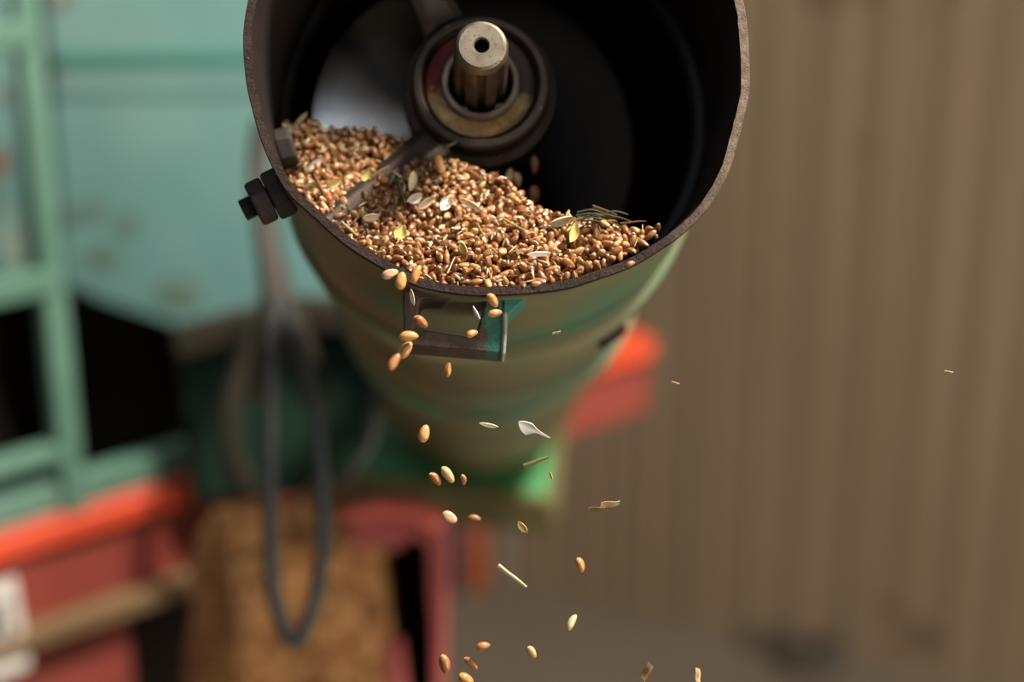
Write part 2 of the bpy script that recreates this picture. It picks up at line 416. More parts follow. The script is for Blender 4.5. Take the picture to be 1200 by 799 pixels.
for ring_ in allr:
    for i, (r, z) in enumerate(ring_):
        a = 2 * math.pi * i / N
        vs.append((r * math.cos(a), r * math.sin(a), z + (0.0003 * math.sin(i * 2.1) * math.sin(i * 0.37) if z == 0 else 0)))
fs, mi = [], []
nr = len(ts)
for k in range(2 * nr - 1):
    for i in range(N):
        j = (i + 1) % N
        tb.f.append([k * N + i, k * N + j, (k + 1) * N + j, (k + 1) * N + i])
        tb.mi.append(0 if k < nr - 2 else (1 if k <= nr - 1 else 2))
for i in range(N):
    j = (i + 1) % N
    tb.f.append([(2 * nr - 1) * N + i, (2 * nr - 1) * N + j, j, i]); tb.mi.append(0)
tb.v = vs
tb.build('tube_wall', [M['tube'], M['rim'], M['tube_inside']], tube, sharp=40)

# ring of weld and clamp band round the tube, part way down
def band(t0, t1, out, name, mt):
    q = MB(); vs = []
    for i in range(N):
        a = 2 * math.pi * i / N
        for rr, t in ((-0.0005, t0), (out, t0 + 0.002), (out, t1 - 0.002), (-0.0005, t1)):
            r = wall_r(i, t) + rr
            vs.append((r * math.cos(a), r * math.sin(a), -t))
    fs = [(i * 4 + k, i * 4 + k + 1, ((i + 1) % N) * 4 + k + 1, ((i + 1) % N) * 4 + k) for i in range(N) for k in range(3)]
    q.add(vs, fs); return q.build(name, mt, tube, sharp=30)
cb = band(0.165, 0.195, 0.0035, 'clamp_band', M['tube'])
cb['label'] = 'raised band round the tube'
band(0.42, 0.445, 0.004, 'clamp_band', M['tube'])
# clamp lug on the band, right-hand side
q = MB(); a = math.atan2(*(L(716, 392, 0.18).yx)); ca, sa = math.cos(a), math.sin(a)
r0 = TR
q.box((ca * (r0 - 0.002), sa * (r0 - 0.002), -0.18), (ca * (r0 + 0.007), sa * (r0 + 0.007), -0.18), (-sa * 0.007, ca * 0.007, 0), (0, 0, 0.006))
q.build('clamp_lug', M['bolt'], tube, bevel=0.002)
# retaining ring inside the mouth
q = MB(); q.lathe([(TR - 0.0035, -0.088), (TR - 0.0065, -0.0885), (TR - 0.0075, -0.090), (TR - 0.0075, -0.095), (TR - 0.0035, -0.099)], 128)
M['ring_in'] = worn('dusty_inner_ring', (0.008, 0.006, 0.004), (0.018, 0.012, 0.008), (0.10, 0.065, 0.035), 20, 26, 0.62, 0.75)
q.build('inner_ring', M['ring_in'], tube, sharp=40)

# rectangular lug with a window under the mouth
q = MB(); t0 = 0.008
outer = [(472, 340), (473, 404), (590, 414), (594, 338)]
hole_ = [(490, 349), (490, 385), (556, 396), (570, 350)]
def sub_poly(pts, n=6, rnd_=0.0):
    out = []
    pts = [Vector((a, c_, 0)) for a, c_ in pts]; m_ = len(pts)
    for i in range(m_):
        p, a, c_ = pts[i], pts[i - 1], pts[(i + 1) % m_]
        for k in range(n):
            t = k / (n - 1)
            p0 = p + (a - p).normalized() * rnd_; p1 = p + (c_ - p).normalized() * rnd_
            out.append(p0 * (1 - t) ** 2 + p * 2 * t * (1 - t) + p1 * t * t)
    return [(v_.x, v_.y) for v_ in out]
q.frame([L(a, c_, t0) for a, c_ in sub_poly(outer, 6, 4)], [L(a, c_, t0) for a, c_ in sub_poly(hole_, 6, 9)], (0, 0, -0.024))
m, nt, b = mat_base('lug_rust_and_teal', 0.65, 0, 0.3)
rst = ramp(nt, noise(nt, 120, 6, 0.7), ((0.3, (0.045, 0.026, 0.019)), (0.7, (0.11, 0.068, 0.05))))
tel = ramp(nt, noise(nt, 110, 6, 0.7), ((0.3, (0.022, 0.10, 0.068)), (0.7, (0.05, 0.18, 0.125))))
t_ = nt.nodes.new('ShaderNodeTexCoord'); sx_ = nt.nodes.new('ShaderNodeSeparateXYZ'); nt.links.new(t_.outputs['Object'], sx_.inputs[0])
ad = nt.nodes.new('ShaderNodeMath'); ad.operation = 'MULTIPLY_ADD'; ad.inputs[1].default_value = 0.032
nt.links.new(noise(nt, 190, 8, 0.75), ad.inputs[0]); nt.links.new(sx_.outputs['X'], ad.inputs[2])
mk = nt.nodes.new('ShaderNodeMapRange'); xm = L(562, 395, t0).x + 0.017
mk.inputs['From Min'].default_value = xm - 0.001; mk.inputs['From Max'].default_value = xm + 0.001
nt.links.new(ad.outputs[0], mk.inputs['Value'])
nt.links.new(mix(nt, mk.outputs[0], rst, tel), b.inputs['Base Color']); bump(nt, b, noise(nt, 500, 6, 0.7), 0.9, 0.0008)
lug = q.build('lug', m, tube, bevel=0.0008)
lug['label'] = 'rusty rectangular lug with flaking teal paint'
q = MB(); pz = [L(a, c_, t0 - 0.0006) for a, c_ in ((590, 346), (622, 346), (612, 354), (599, 366), (594, 372), (590, 372))]
q.prism(pz, (0, 0, -0.022)); q.build('weld_gusset', M['teal_flake'], lug, bevel=0.0015, seg=3)
q = MB(); q.prism([L(a, c_, t0 - 0.0009) for a, c_ in ((588.5, 366), (595, 364), (594.5, 390), (592.5, 415), (587, 416), (588.5, 392))], (0, 0, -0.022))  # pale strip painted as the lit right side of the lug
o = q.build('lit_edge', worn('pale_lit_edge', (0.30, 0.26, 0.20), (0.42, 0.38, 0.31), (0.10, 0.2, 0.14), 120, 260, 0.6, 0.7, bs=0.8, bd=0.0006), lug, bevel=0.0008); o['label'] = 'pale right edge, painted as lit'

# bolt with two nuts on the left side of the mouth
bt = 0.016
pA, pB = L(338, 221, bt), L(284, 247, bt)
bd_ = (pB - pA).normalized(); b_up = Vector((0, 0, 1)); b_sd = bd_.cross(b_up)
def hexnut(mb, p0, p1, rad, rot=0.0, n=6):
    vs = []
    for p, s_ in ((p0, 0.90), (p0 + (p1 - p0) * 0.12, 1), (p0 + (p1 - p0) * 0.88, 1), (p1, 0.90)):
        vs += [p + (b_up * math.cos(rot + 2 * math.pi * k / n) + b_sd * math.sin(rot + 2 * math.pi * k / n)) * rad * s_ for k in range(n)]
    fs = [(r * n + k, r * n + (k + 1) % n, (r + 1) * n + (k + 1) % n, (r + 1) * n + k) for r in range(3) for k in range(n)]
    fs += [list(range(n))[::-1], [3 * n + k for k in range(n)]]
    mb.add(vs, fs)
ln = (pB - pA).length
q = MB()
prof_ = []
vs = []; seg = 16; nth = 26
for k in range(nth * 2 + 1):
    f = k / (nth * 2); r = 0.0043 if k % 2 else 0.0036
    if k == nth * 2: r = 0.0032
    p = pA + bd_ * ln * f
    vs += [p + (b_up * math.cos(2 * math.pi * j / seg) + b_sd * math.sin(2 * math.pi * j / seg)) * r for j in range(seg)]
fs = [(k * seg + j, k * seg + (j + 1) % seg, (k + 1) * seg + (j + 1) % seg, (k + 1) * seg + j) for k in range(nth * 2) for j in range(seg)]
fs += [[nth * 2 * seg + j for j in range(seg)], list(range(seg))[::-1]]
q.add(vs, fs)
bolt = q.build('bolt', M['bolt'], tube, sharp=20); bolt['label'] = 'rusty threaded bolt with two nuts'
for f0, f1, rr, ro in ((0.02, 0.40, 0.0092, 0.35), (0.41, 0.76, 0.0085, 0.1)):
    q = MB(); hexnut(q, pA + bd_ * ln * f0, pA + bd_ * ln * f1, rr, ro); q.build('nut', M['bolt'], bolt, sharp=25, bevel=0.0005)
q = MB(); hp = L(336, 172, 0.045); hr = Vector((hp.x, hp.y, 0)).normalized()
b_up, b_sd, bd2 = Vector((0, 0, 1)), hr.cross(Vector((0, 0, 1))), -hr
hw = hr * (TR - 0.004) + Vector((0, 0, -0.045))
hexnut(q, hw, hw + bd2 * 0.007, 0.0075, 0.2); q.build('bolt_head', M['bolt'], tube, sharp=25, bevel=0.0006)

# bearing housing with its arms: centre on the screw's axis
AX = L(564, 54, 0.0); ax = (AX.x, AX.y)
BT = 0.043
br = MB()
RO = 0.0262
br.lathe([(RO - 0.0035, -BT + 0.0005), (RO - 0.001, -BT), (RO, -BT - 0.0015), (RO, -BT - 0.012), (RO + 0.0035, -BT - 0.014), (RO + 0.0035, -BT - 0.030),
          (0.014, -BT - 0.030), (0.014, -BT - 0.010), (RO - 0.0065, -BT - 0.0105), (RO - 0.0045, -BT - 0.003)], 72, ax)
housing = br.build('bearing_housing', M['cast'], tube, sharp=30, bevel=0.0004)
fc = MB(); fc.lathe([(RO - 0.0055, -BT - 0.0035), (RO - 0.0060, -BT - 0.0030), (0.0160, -BT - 0.0026), (0.0140, -BT - 0.0034), (0.0140, -BT - 0.0095), (RO - 0.0055, -BT - 0.0095)], 72, ax)
M['face_mix'] = None
m, nt, b = mat_base('bearing_face', 0.8, 0, 0.3)
t_ = nt.nodes.new('ShaderNodeTexCoord'); sx_ = nt.nodes.new('ShaderNodeSeparateXYZ'); nt.links.new(t_.outputs['Object'], sx_.inputs[0])
nz = noise(nt, 160, 6, 0.7)
ad = nt.nodes.new('ShaderNodeMath'); ad.operation = 'MULTIPLY_ADD'; ad.inputs[1].default_value = 0.02
nt.links.new(nz, ad.inputs[0]); nt.links.new(sx_.outputs['Y'], ad.inputs[2])
mk = nt.nodes.new('ShaderNodeMapRange'); mk.inputs['From Min'].default_value = ax[1] + 0.004; mk.inputs['From Max'].default_value = ax[1] + 0.008
nt.links.new(ad.outputs[0], mk.inputs['Value'])
tan_ = ramp(nt, noise(nt, 400, 6, 0.7), ((0.35, (0.19, 0.12, 0.05)), (0.65, (0.40, 0.27, 0.125))))
red_ = ramp(nt, noise(nt, 200, 6, 0.7), ((0.35, (0.10, 0.014, 0.012)), (0.6, (0.16, 0.024, 0.02)), (0.75, (0.08, 0.05, 0.035))))
ad2 = nt.nodes.new('ShaderNodeMath'); ad2.operation = 'MULTIPLY_ADD'; ad2.inputs[1].default_value = 0.008
nt.links.new(nz, ad2.inputs[0]); nt.links.new(sx_.outputs['X'], ad2.inputs[2])
mk2 = nt.nodes.new('ShaderNodeMapRange'); mk2.inputs['From Min'].default_value = ax[0] - 0.006; mk2.inputs['From Max'].default_value = ax[0] + 0.002
nt.links.new(ad2.outputs[0], mk2.inputs['Value'])
red_ = mix(nt, mk2.outputs[0], red_, (0.045, 0.03, 0.024))
nt.links.new(mix(nt, mk.outputs[0], tan_, red_), b.inputs['Base Color']); bump(nt, b, noise(nt, 700, 6, 0.7), 0.8, 0.0006)
o = fc.build('seal', m, housing, sharp=40); o['label'] = 'dull red seal caked with tan grain dust along its lower half'
rg = MB(); rg.lathe([(0.0122, -BT - 0.0095), (0.0122, -BT + 0.0005), (0.0128, -BT + 0.0012), (0.0142, -BT + 0.0010), (0.0148, -BT), (0.0148, -BT - 0.0095)], 64, ax)
M['ring'] = worn('pale_worn_ring', (0.13, 0.10, 0.07), (0.20, 0.16, 0.115), (0.08, 0.06, 0.04), 80, 400, 0.6, 0.5, 0.4, 0.4, 0.0003)
rg.build('lock_ring', M['ring'], housing, sharp=35)
# arms: cast bars from housing to the tube wall
def arm(px0, px1, w0, w1, dep, t1):
    c0 = L(px0[0], px0[1], BT + 0.018); c1 = L(px1[0], px1[1], t1)
    d = (c1 - c0).normalized(); sd = Vector((-d.y, d.x, 0))
    # run on to the tube wall
    k = 0; p = Vector(c1)
    while math.hypot(p.x, p.y) < TR - 0.004 and k < 400: p += d * 0.0005; k += 1
    q = MB(); vs = []
    for f in (0.0, 0.12, 0.3, 0.6, 0.9, 1.0):
        c_ = c0.lerp(p, f); hw_ = w0 + (w1 - w0) * math.sin(min(f * 1.2, 1) * 1.57)
        if f == 1.0: hw_ *= 1.2
        for a_, z_ in ((-1, -1), (1, -1), (1, 0.55), (0.45, 1), (-0.45, 1), (-1, 0.55)):
            vs.append(c_ + sd * (hw_ * a_) + Vector((0, 0, dep * z_)))
    fs = [(r * 6 + k_, r * 6 + (k_ + 1) % 6, (r + 1) * 6 + (k_ + 1) % 6, (r + 1) * 6 + k_) for r in range(5) for k_ in range(6)]
    fs += [list(range(6))[::-1], [30 + k_ for k_ in range(6)]]
    q.add(vs, fs)
    q.mi = [1 if (i < 30 and i % 6 == 2) else 0 for i in range(len(q.f))]
    return q.build('arm', [M['cast'], M['steel']], housing, sharp=30, bevel=0.0008)
arm((520, 160), (452, 214), 0.0085, 0.0062, 0.008, 0.047)
arm((522, 36), (494, -20), 0.0090, 0.0072, 0.008, BT + 0.012)

# ---------------------------------------------------------------- auger screw: shaft and flight turn together
screw = tag(empty('auger_screw', None, TM), 'steel auger screw with splined shaft end showing inside the green tube', 'auger screw')
sh = MB()
NS = 8; vs = []; SEG = NS * 8
def spl(r_out, r_in, z):
    o_ = []
    for i in range(SEG):
        a = 2 * math.pi * i / SEG + 0.2; ph = (i % 8)
        r = r_out if ph < 5 else r_in
        o_.append((ax[0] + r * math.cos(a), ax[1] + r * math.sin(a), z))
    return o_
tip = 0.001
rows = [spl(0.0101, 0.0082, -0.055), spl(0.0101, 0.0082, tip - 0.0062), spl(0.0097, 0.0082, tip - 0.0050)]
for r, z in ((0.0096, tip - 0.0048), (0.0095, tip - 0.0026), (0.0089, tip - 0.0008), (0.0079, tip), (0.0030, tip), (0.0025, tip - 0.0008), (0.0024, tip - 0.006)):
    rows.append([(ax[0] + r * math.cos(2 * math.pi * i / SEG + 0.2), ax[1] + r * math.sin(2 * math.pi * i / SEG + 0.2), z) for i in range(SEG)])
for rw in rows: vs += rw
sh.v = [tuple(p) for p in vs]
for k in range(len(rows) - 1):
    for i in range(SEG):
        j = (i + 1) % SEG
        sh.f.append([k * SEG + i, k * SEG + j, (k + 1) * SEG + j, (k + 1) * SEG + i])
        sh.mi.append(1 if k < 3 else (0 if k < 8 else 2))
sh.f.append([(len(rows) - 1) * SEG + i for i in range(SEG)]); sh.mi.append(2)
sh.build('splined_shaft', [M['steel'], M['steel_side'], M['hole']], screw, sharp=28)
bs = MB(); bs.lathe([(0.016, -0.08), (0.016, -TLEN + 0.03), (0.0, -TLEN + 0.03), (0.0, -0.08)], 40, ax)
bs.build('core_pipe', M['flight'], screw, sharp=40)
FRAD, PIT, T0 = 0.0680, 0.170, 0.084
fb = MB(); na = 40; turns = 3.0; steps = int(turns * 96); nr_ = 5
vs = []
for s_ in range(steps + 1):
    ph = R_(228) - 2 * math.pi * turns * s_ / steps
    f_ = turns * s_ / steps
    t = T0 + PIT * (f_ - 0.32 * (1 - math.exp(-f_ / 0.32)) + 0.012 * math.sin(f_ * 21.0) * math.exp(-f_ / 0.5)) + 0.01
    for side in (0, 1):
        for k in range(nr_):
            r = 0.0155 + (FRAD - 0.0155) * k / (nr_ - 1)
            vs.append((ax[0] + r * math.cos(ph), ax[1] + r * math.sin(ph), -t - side * 0.003))
W_ = 2 * nr_
fs = []
for s_ in range(steps):
    a, c_ = s_ * W_, (s_ + 1) * W_
    for k in range(nr_ - 1):
        fs.append((a + k, a + k + 1, c_ + k + 1, c_ + k)); fs.append((a + nr_ + k, c_ + nr_ + k, c_ + nr_ + k + 1, a + nr_ + k + 1))
    fs.append((a + nr_ - 1, a + 2 * nr_ - 1, c_ + 2 * nr_ - 1, c_ + nr_ - 1)); fs.append((a, c_, c_ + nr_, a + nr_))
for a in (0, steps * W_):
    fs.append([a + k for k in range(nr_)] + [a + nr_ + k for k in range(nr_ - 1, -1, -1)])
fb.add(vs, fs)
fb.build('flight', M['flight'], screw, sharp=40)

# ---------------------------------------------------------------- wheat
def kernel_mesh(name, ln, wd_, th, bend, seed, nu=15, na_=14):
    r_ = random.Random(seed); vs, tips, crs = [], [], []
    for i in range(nu + 1):
        u = -1 + 2 * i / nu
        k = max(0.0, 1 - abs(u) ** 2.2) ** 0.55
        k *= (1.0 - 0.16 * u)                               # one end slimmer
        for j in range(na_):
            a = 2 * math.pi * j / na_
            da = (a - 1.5 * math.pi)
            dent = 0.36 * math.exp(-(da / 0.30) ** 2) * (1 - abs(u) ** 3)
            germ = 0.16 * math.exp(-((a - 0.5 * math.pi) / 0.7) ** 2) * math.exp(-((u + 0.78) / 0.2) ** 2)
            kk = k * (1 - dent - germ)
            vs.append((u * ln / 2, kk * wd_ / 2 * math.cos(a), kk * th / 2 * math.sin(a) + bend * (u * u - 0.5)))
            tips.append(min(1.0, max(0, (abs(u) - 0.74) / 0.26)) * (0.75 if u < 0 else 0.35))
            crs.append(0.8 * math.exp(-(da / 0.28) ** 2))
    fs = [(i * na_ + j, (i + 1) * na_ + j, (i + 1) * na_ + (j + 1) % na_, i * na_ + (j + 1) % na_) for i in range(nu) for j in range(na_)]
    fs += [[j for j in range(na_)], [nu * na_ + j for j in range(na_)][::-1]]
    return vs, fs, tips, crs
KV = [kernel_mesh('k', 0.0062, 0.0034, 0.0031, 0.0003, 1), kernel_mesh('k', 0.0056, 0.0033, 0.0030, 0.0002, 2),
      kernel_mesh('k', 0.0066, 0.0031, 0.0028, 0.0004, 3), kernel_mesh('k', 0.0051, 0.0031, 0.0029, 0.0001, 4)]
def set_attr(me, nm, vals):
    a = me.attributes.new(nm, 'FLOAT', 'POINT'); a.data.foreach_set('value', vals)
KM = []
for i, (vs, fs, tp, cr) in enumerate(KV):
    me = bpy.data.meshes.new('wheat_kernel'); me.from_pydata(vs, [], fs); me.materials.append(M['kernel'])
    for p in me.polygons: p.use_smooth = True
    set_attr(me, 'tip', tp); set_attr(me, 'crease', cr); KM.append(me)
KLOW = [kernel_mesh('k', 0.0062, 0.0034, 0.0031, 0.0003, 1, 9, 9), kernel_mesh('k', 0.0055, 0.0032, 0.0029, 0.0002, 2, 9, 9), kernel_mesh('k', 0.0050, 0.0030, 0.0028, 0.0002, 2, 9, 9)]
KMC = {}
for key in ('pale', 'orange', 'brown'):
    KMC[key] = []
    for me in KM:
        m2 = me.copy(); m2.materials[0] = M['kernel_' + key]; KMC[key].append(m2)
def kernel_at(mw, variant=0, name='wheat_kernel', tone=None):
    o = bpy.data.objects.new(name, (KMC[tone] if tone else KM)[variant % 4]); COL.objects.link(o); o.matrix_world = mw; return o

# surface of the heap: a gently sloping plane through the lip and the two wall contacts
hA, hB, hL = L(338, 156, 0.062), L(788, 270, 0.012), L(590, 337, 0.0015)
hn = (hB - hA).cross(hL - hA).normalized()
if hn.y < 0: hn = -hn
hu = (hB - hA).normalized(); hv = hn.cross(hu)                # hv runs up the slope into the tube or towards the lip
if (hL - hA).dot(hv) > 0: hv = -hv
HO = hA
wN = TM.to_3x3() @ hn
print('heap plane normal world', wN, 'slope', math.degrees(math.acos(max(-1, min(1, wN.z)))))
hnw = wN
def heap_pt(px, py):
    p = TMI @ on_plane(px, py, TM @ HO, hnw); d = p - HO
    return d.dot(hu), d.dot(hv)
def heap_xyz(u, v, h=0.0): return HO + hu * u + hv * v + hn * h
BACK = [(330, 170), (336, 152), (360, 148), (400, 152), (440, 156), (475, 165), (492, 188), (520, 192), (560, 196), (592, 210), (620, 236), (650, 250), (700, 262), (745, 268), (790, 266), (800, 276)]
FRONT = [(770, 292), (740, 307), (700, 320), (660, 331), (600, 337), (540, 336), (505, 331), (470, 318), (440, 302), (405, 281), (380, 260), (355, 235), (338, 212), (326, 190)]
poly = [heap_pt(a, c_) for a, c_ in BACK + FRONT]
def inside(x, y):
    c_ = False; n = len(poly)
    for i in range(n):
        (x0, y0), (x1, y1) = poly[i], poly[i - 1]
        if (y0 > y) != (y1 > y) and x < (x1 - x0) * (y - y0) / (y1 - y0) + x0: c_ = not c_
    return c_
umin, umax = min(p[0] for p in poly), max(p[0] for p in poly); vmin, vmax = min(p[1] for p in poly), max(p[1] for p in poly)
print('heap extents', umin, umax, vmin, vmax)
def hummock(u, v):
    return 0.0016 * math.sin(95 * u + 1.3) * math.cos(120 * v + 0.4) + 0.0010 * math.sin(210 * u + 160 * v)
def in_tube(p, m=0.0045): return math.hypot(p.x, p.y) < TR - m and p.z < 0.0005
rk = random.Random(21)
def rand_rot(flat):
    yaw = rk.uniform(0, 2 * math.pi); pit = rk.gauss(0, 0.45) if flat else rk.uniform(-1.5, 1.5); rol = rk.uniform(0, 2 * math.pi)
    fr_ = Matrix((hu, hv, hn)).transposed()
    return fr_ @ (Matrix.Rotation(yaw, 3, 'Z') @ Matrix.Rotation(pit, 3, 'Y') @ Matrix.Rotation(rol, 3, 'X'))
tops, mass = [], []
cand = []
def try_place(n, h, dmin, store, sink):
    pts = []
    cell = {}
    for _ in range(n):
        u, v = rk.uniform(umin, umax), rk.uniform(vmin, vmax)
        if not inside(u, v): continue
        ci = (int(u / dmin), int(v / dmin)); ok = True
        for a in (-1, 0, 1):
            for c_ in (-1, 0, 1):
                for (x, y) in cell.get((ci[0] + a, ci[1] + c_), ()):
                    if (x - u) ** 2 + (y - v) ** 2 < dmin * dmin: ok = False
        if not ok: continue
        cell.setdefault(ci, []).append((u, v))
        hh = h + hummock(u, v) + rk.uniform(-0.0010, 0.0010)
        p = heap_xyz(u, v, hh)
        if in_tube(p): store.append((p, u, v))
try_place(90000, 0.0004, 0.0029, tops, 0)
try_place(90000, -0.0012, 0.0024, mass, 0)
try_place(60000, -0.0034, 0.0027, mass, 0)
tops.sort(key=lambda q_: -q_[0].z * 1.0 + 0.25 * q_[2])     # nearest the mouth first
LABK = 'glossy brown wheat kernel lying in the heap that fills the mouth of the tube'
GRPK = 'wheat kernels heaped in the mouth of the tube'
NTOP = 288
print('top kernels', len(tops), 'mass', len(mass))
for p, u, v in tops[:NTOP]:
    mw = TM @ (Matrix.Translation(p) @ rand_rot(rk.random() < 0.35).to_4x4() @ Matrix.Diagonal((rk.uniform(0.68, 0.90),) * 3 + (1,)))
    tag(kernel_at(mw, rk.randrange(4)), LABK, 'wheat kernel', GRPK)
mv, mf, mt_, mc = [], [], [], []
def add_mass(p, rot, var, sc=1.0):
    vs, fs, tp, cr = KLOW[var]; o_ = len(mv)
    mv.extend([tuple(rot @ (Vector(q_) * sc) + p) for q_ in vs]); mf.extend([[i + o_ for i in f] for f in fs]); mt_.extend(tp); mc.extend(cr)
for p, u, v in tops[NTOP:] + mass: add_mass(p, rand_rot(rk.random() < 0.5), rk.randrange(3), rk.uniform(0.68, 0.92))
me = bpy.data.meshes.new('wheat_grain'); me.from_pydata(mv, [], mf); me.materials.append(M['kernel_mass'])
for p in me.polygons: p.use_smooth = True
set_attr(me, 'tip', mt_); set_attr(me, 'crease', mc)
gm = bpy.data.objects.new('wheat_grain', me); COL.objects.link(gm); gm.matrix_world = TM
tag(gm, 'dense mass of wheat grain packed in the tube mouth beneath and behind the front kernels', 'grain', kind='stuff')
# solid bulk below the loose kernels, darkened as shade for the gaps
q = MB(); st = 0.004; ids = {}
nu_, nv_ = int((umax - umin) / st) + 2, int((vmax - vmin) / st) + 2
def vid(i, j, low):
    if (i, j, low) not in ids:
        u, v = umin + i * st, vmin + j * st
        p = heap_xyz(u, v, (hummock(u, v) - 0.0045) if not low else -0.02)
        r = math.hypot(p.x, p.y)
        if r > TR - 0.0045: p = Vector((p.x * (TR - 0.0045) / r, p.y * (TR - 0.0045) / r, p.z))
        if p.z > -0.003: p.z = -0.003
        ids[(i, j, low)] = len(q.v); q.v.append(tuple(p))
    return ids[(i, j, low)]
cells = {(i, j) for i in range(nu_) for j in range(nv_) if inside(umin + (i + .5) * st, vmin + (j + .5) * st)}
for (i, j) in cells:
    q.f.append([vid(i, j, 0), vid(i + 1, j, 0), vid(i + 1, j + 1, 0), vid(i, j + 1, 0)]); q.mi.append(0)
    q.f.append([vid(i, j + 1, 1), vid(i + 1, j + 1, 1), vid(i + 1, j, 1), vid(i, j, 1)]); q.mi.append(0)
    for di, dj, e in ((-1, 0, ((0, 1), (0, 0))), (1, 0, ((1, 0), (1, 1))), (0, -1, ((0, 0), (1, 0))), (0, 1, ((1, 1), (0, 1)))):
        if (i + di, j + dj) not in cells:
            (a0, b0_), (a1, b1_) = e
            q.f.append([vid(i + a1, j + b1_, 0), vid(i + a0, j + b0_, 0), vid(i + a0, j + b0_, 1), vid(i + a1, j + b1_, 1)]); q.mi.append(0)
M['bulk'] = worn('gap_shade_grain_bulk', (0.05, 0.02, 0.008), (0.09, 0.038, 0.014), (0.12, 0.06, 0.025), 300, 500, 0.6, 0.9, bs=0.6, bd=0.001)
bk = q.build('grain_bulk', M['bulk'], gm); bk.matrix_parent_inverse = Matrix.Identity(4)

# fine broken bits between the kernels
q = MB()
for k in range(900):
    u, v = rk.uniform(umin, umax), rk.uniform(vmin, vmax)
    if not inside(u, v): continue
    p = heap_xyz(u, v, 0.0018 + hummock(u, v) + rk.uniform(-.0006, .0004))
    if not in_tube(p, 0.0055): continue
    ln_, wd2 = rk.uniform(.0010, .0045), rk.uniform(.00025, .0008)
    rt = rand_rot(True); vs = []
    for x_, w_ in ((-1, .3), (-.3, 1), (.4, .8), (1, .15)):
        for a in range(5):
            vs.append(rt @ Vector((x_ * ln_ / 2, w_ * wd2 * math.cos(a * 1.2566), w_ * wd2 * .45 * math.sin(a * 1.2566))) + p)
    fs = [(i * 5 + a, i * 5 + (a + 1) % 5, i * 5 + 5 + (a + 1) % 5, i * 5 + 5 + a) for i in range(3) for a in range(5)] + [[4, 3, 2, 1, 0], [15, 16, 17, 18, 19]]
    q.add(vs, fs, rk.choice((0, 0, 1, 2, 2)))
fb_ = q.build('chaff_crumbs', [M['husk'], M['straw'], M['straw_brown']]); fb_.matrix_world = TM
tag(fb_, 'fine chaff crumbs and splinters strewn between the kernels in the tube mouth', 'chaff', kind='stuff')

# --- chaff shapes
def husk_obj(name, mw, ln, wd_, mt, cup=0.5, tail=0.0):
    """boat-shaped glume: a thin curved shell, optionally drawn out into a tail"""
    q = MB(); nu, nv = 14, 8; vs = []
    for side in (0, 1):
        for i in range(nu + 1):
            u = -1 + 2 * i / nu
            hw_ = wd_ / 2 * max(0.02, (1 - abs(u) ** 2)) ** 0.75
            x_ = u * ln / 2
            if u > 0 and tail: hw_ = hw_ * (1 - 0.75 * min(1, u / 0.5)) + wd_ * 0.02; x_ = u * ln / 2 + tail * u * u
            for j in range(nv + 1):
                a = (j / nv - 0.5) * math.pi * 0.95
                vs.append((x_, hw_ * math.sin(a), cup * hw_ * (1 - math.cos(a)) * 1.4 - side * 0.00012 + 0.10 * ln * u * u * 0.5))
    S = (nu + 1) * (nv + 1); fs = []
    for i in range(nu):
        for j in range(nv):
            a, b_, c_, d = i * (nv + 1) + j, i * (nv + 1) + j + 1, (i + 1) * (nv + 1) + j + 1, (i + 1) * (nv + 1) + j
            fs += [(a, d, c_, b_), (a + S, b_ + S, c_ + S, d + S)]
    rim_ = [j for j in range(nv + 1)] + [(i + 1) * (nv + 1) + nv for i in range(nu)] + [nu * (nv + 1) + j for j in range(nv - 1, -1, -1)] + [i * (nv + 1) for i in range(nu - 1, 0, -1)]
    for a, b_ in zip(rim_, rim_[1:] + rim_[:1]): fs.append((a, b_, b_ + S, a + S))
    q.add(vs, fs); o = q.build(name, mt); o.matrix_world = mw; return o
def straw_obj(name, mw, ln, rad, mt, bend=0.1, flat=0.6):
    q = MB(); q.sweep([(-ln / 2, 0, 0), (-ln / 6, 0, bend * ln * 0.6), (ln / 6, bend * ln * 0.2, bend * ln * 0.7), (ln / 2, 0, 0)], lambda t: rad * (1 - 0.45 * t), 8, 0, 5, flat)
    o = q.build(name, mt); o.matrix_world = mw; return o
def flake_obj(name, mw, ln, wd_, mt):
    q = MB(); th = 0.00018; n = 7; vs = []
    for side in (0, 1):
        for i in range(n):
            u = i / (n - 1) - 0.5
            zz = 0.10 * ln * math.sin(u * 4) - side * th
            sk = 0.35 * wd_
            vs += [(u * ln - sk * 0.5, -wd_ / 2 * (1 - 0.5 * abs(u)), zz), (u * ln, 0, zz + 0.18 * wd_), (u * ln + sk * 0.5, wd_ / 2 * (1 - 0.3 * abs(u)), zz)]
    S = n * 3; fs = []
    for i in range(n - 1):
        for j in range(2):
            a = i * 3 + j; fs += [(a, a + 3, a + 4, a + 1), (a + S, a + 1 + S, a + 4 + S, a + 3 + S)]
    rim_ = [i * 3 for i in range(n)] + [(n - 1) * 3 + 1] + [i * 3 + 2 for i in range(n - 1, -1, -1)] + [1]
    for a, b_ in zip(rim_, rim_[1:] + rim_[:1]): fs.append((b_, a, a + S, b_ + S))
    q.add(vs, fs); o = q.build(name, mt); o.matrix_world = mw; return o

def pose(px, py, z, ang, tilt=0.0, roll=0.0, sc=1.0):
    """free orientation: long axis turned ang degrees anticlockwise as seen in the photo, tipped by tilt"""
    fr_ = Matrix((RT, UP, -FWD)).transposed()
    m3 = fr_ @ (Matrix.Rotation(R_(ang), 3, 'Z') @ Matrix.Rotation(R_(tilt), 3, 'Y') @ Matrix.Rotation(R_(roll), 3, 'X'))
    return Matrix.Translation(P(px, py, z)) @ m3.to_4x4() @ Matrix.Diagonal((sc, sc, sc, 1))
ZF = 0.588
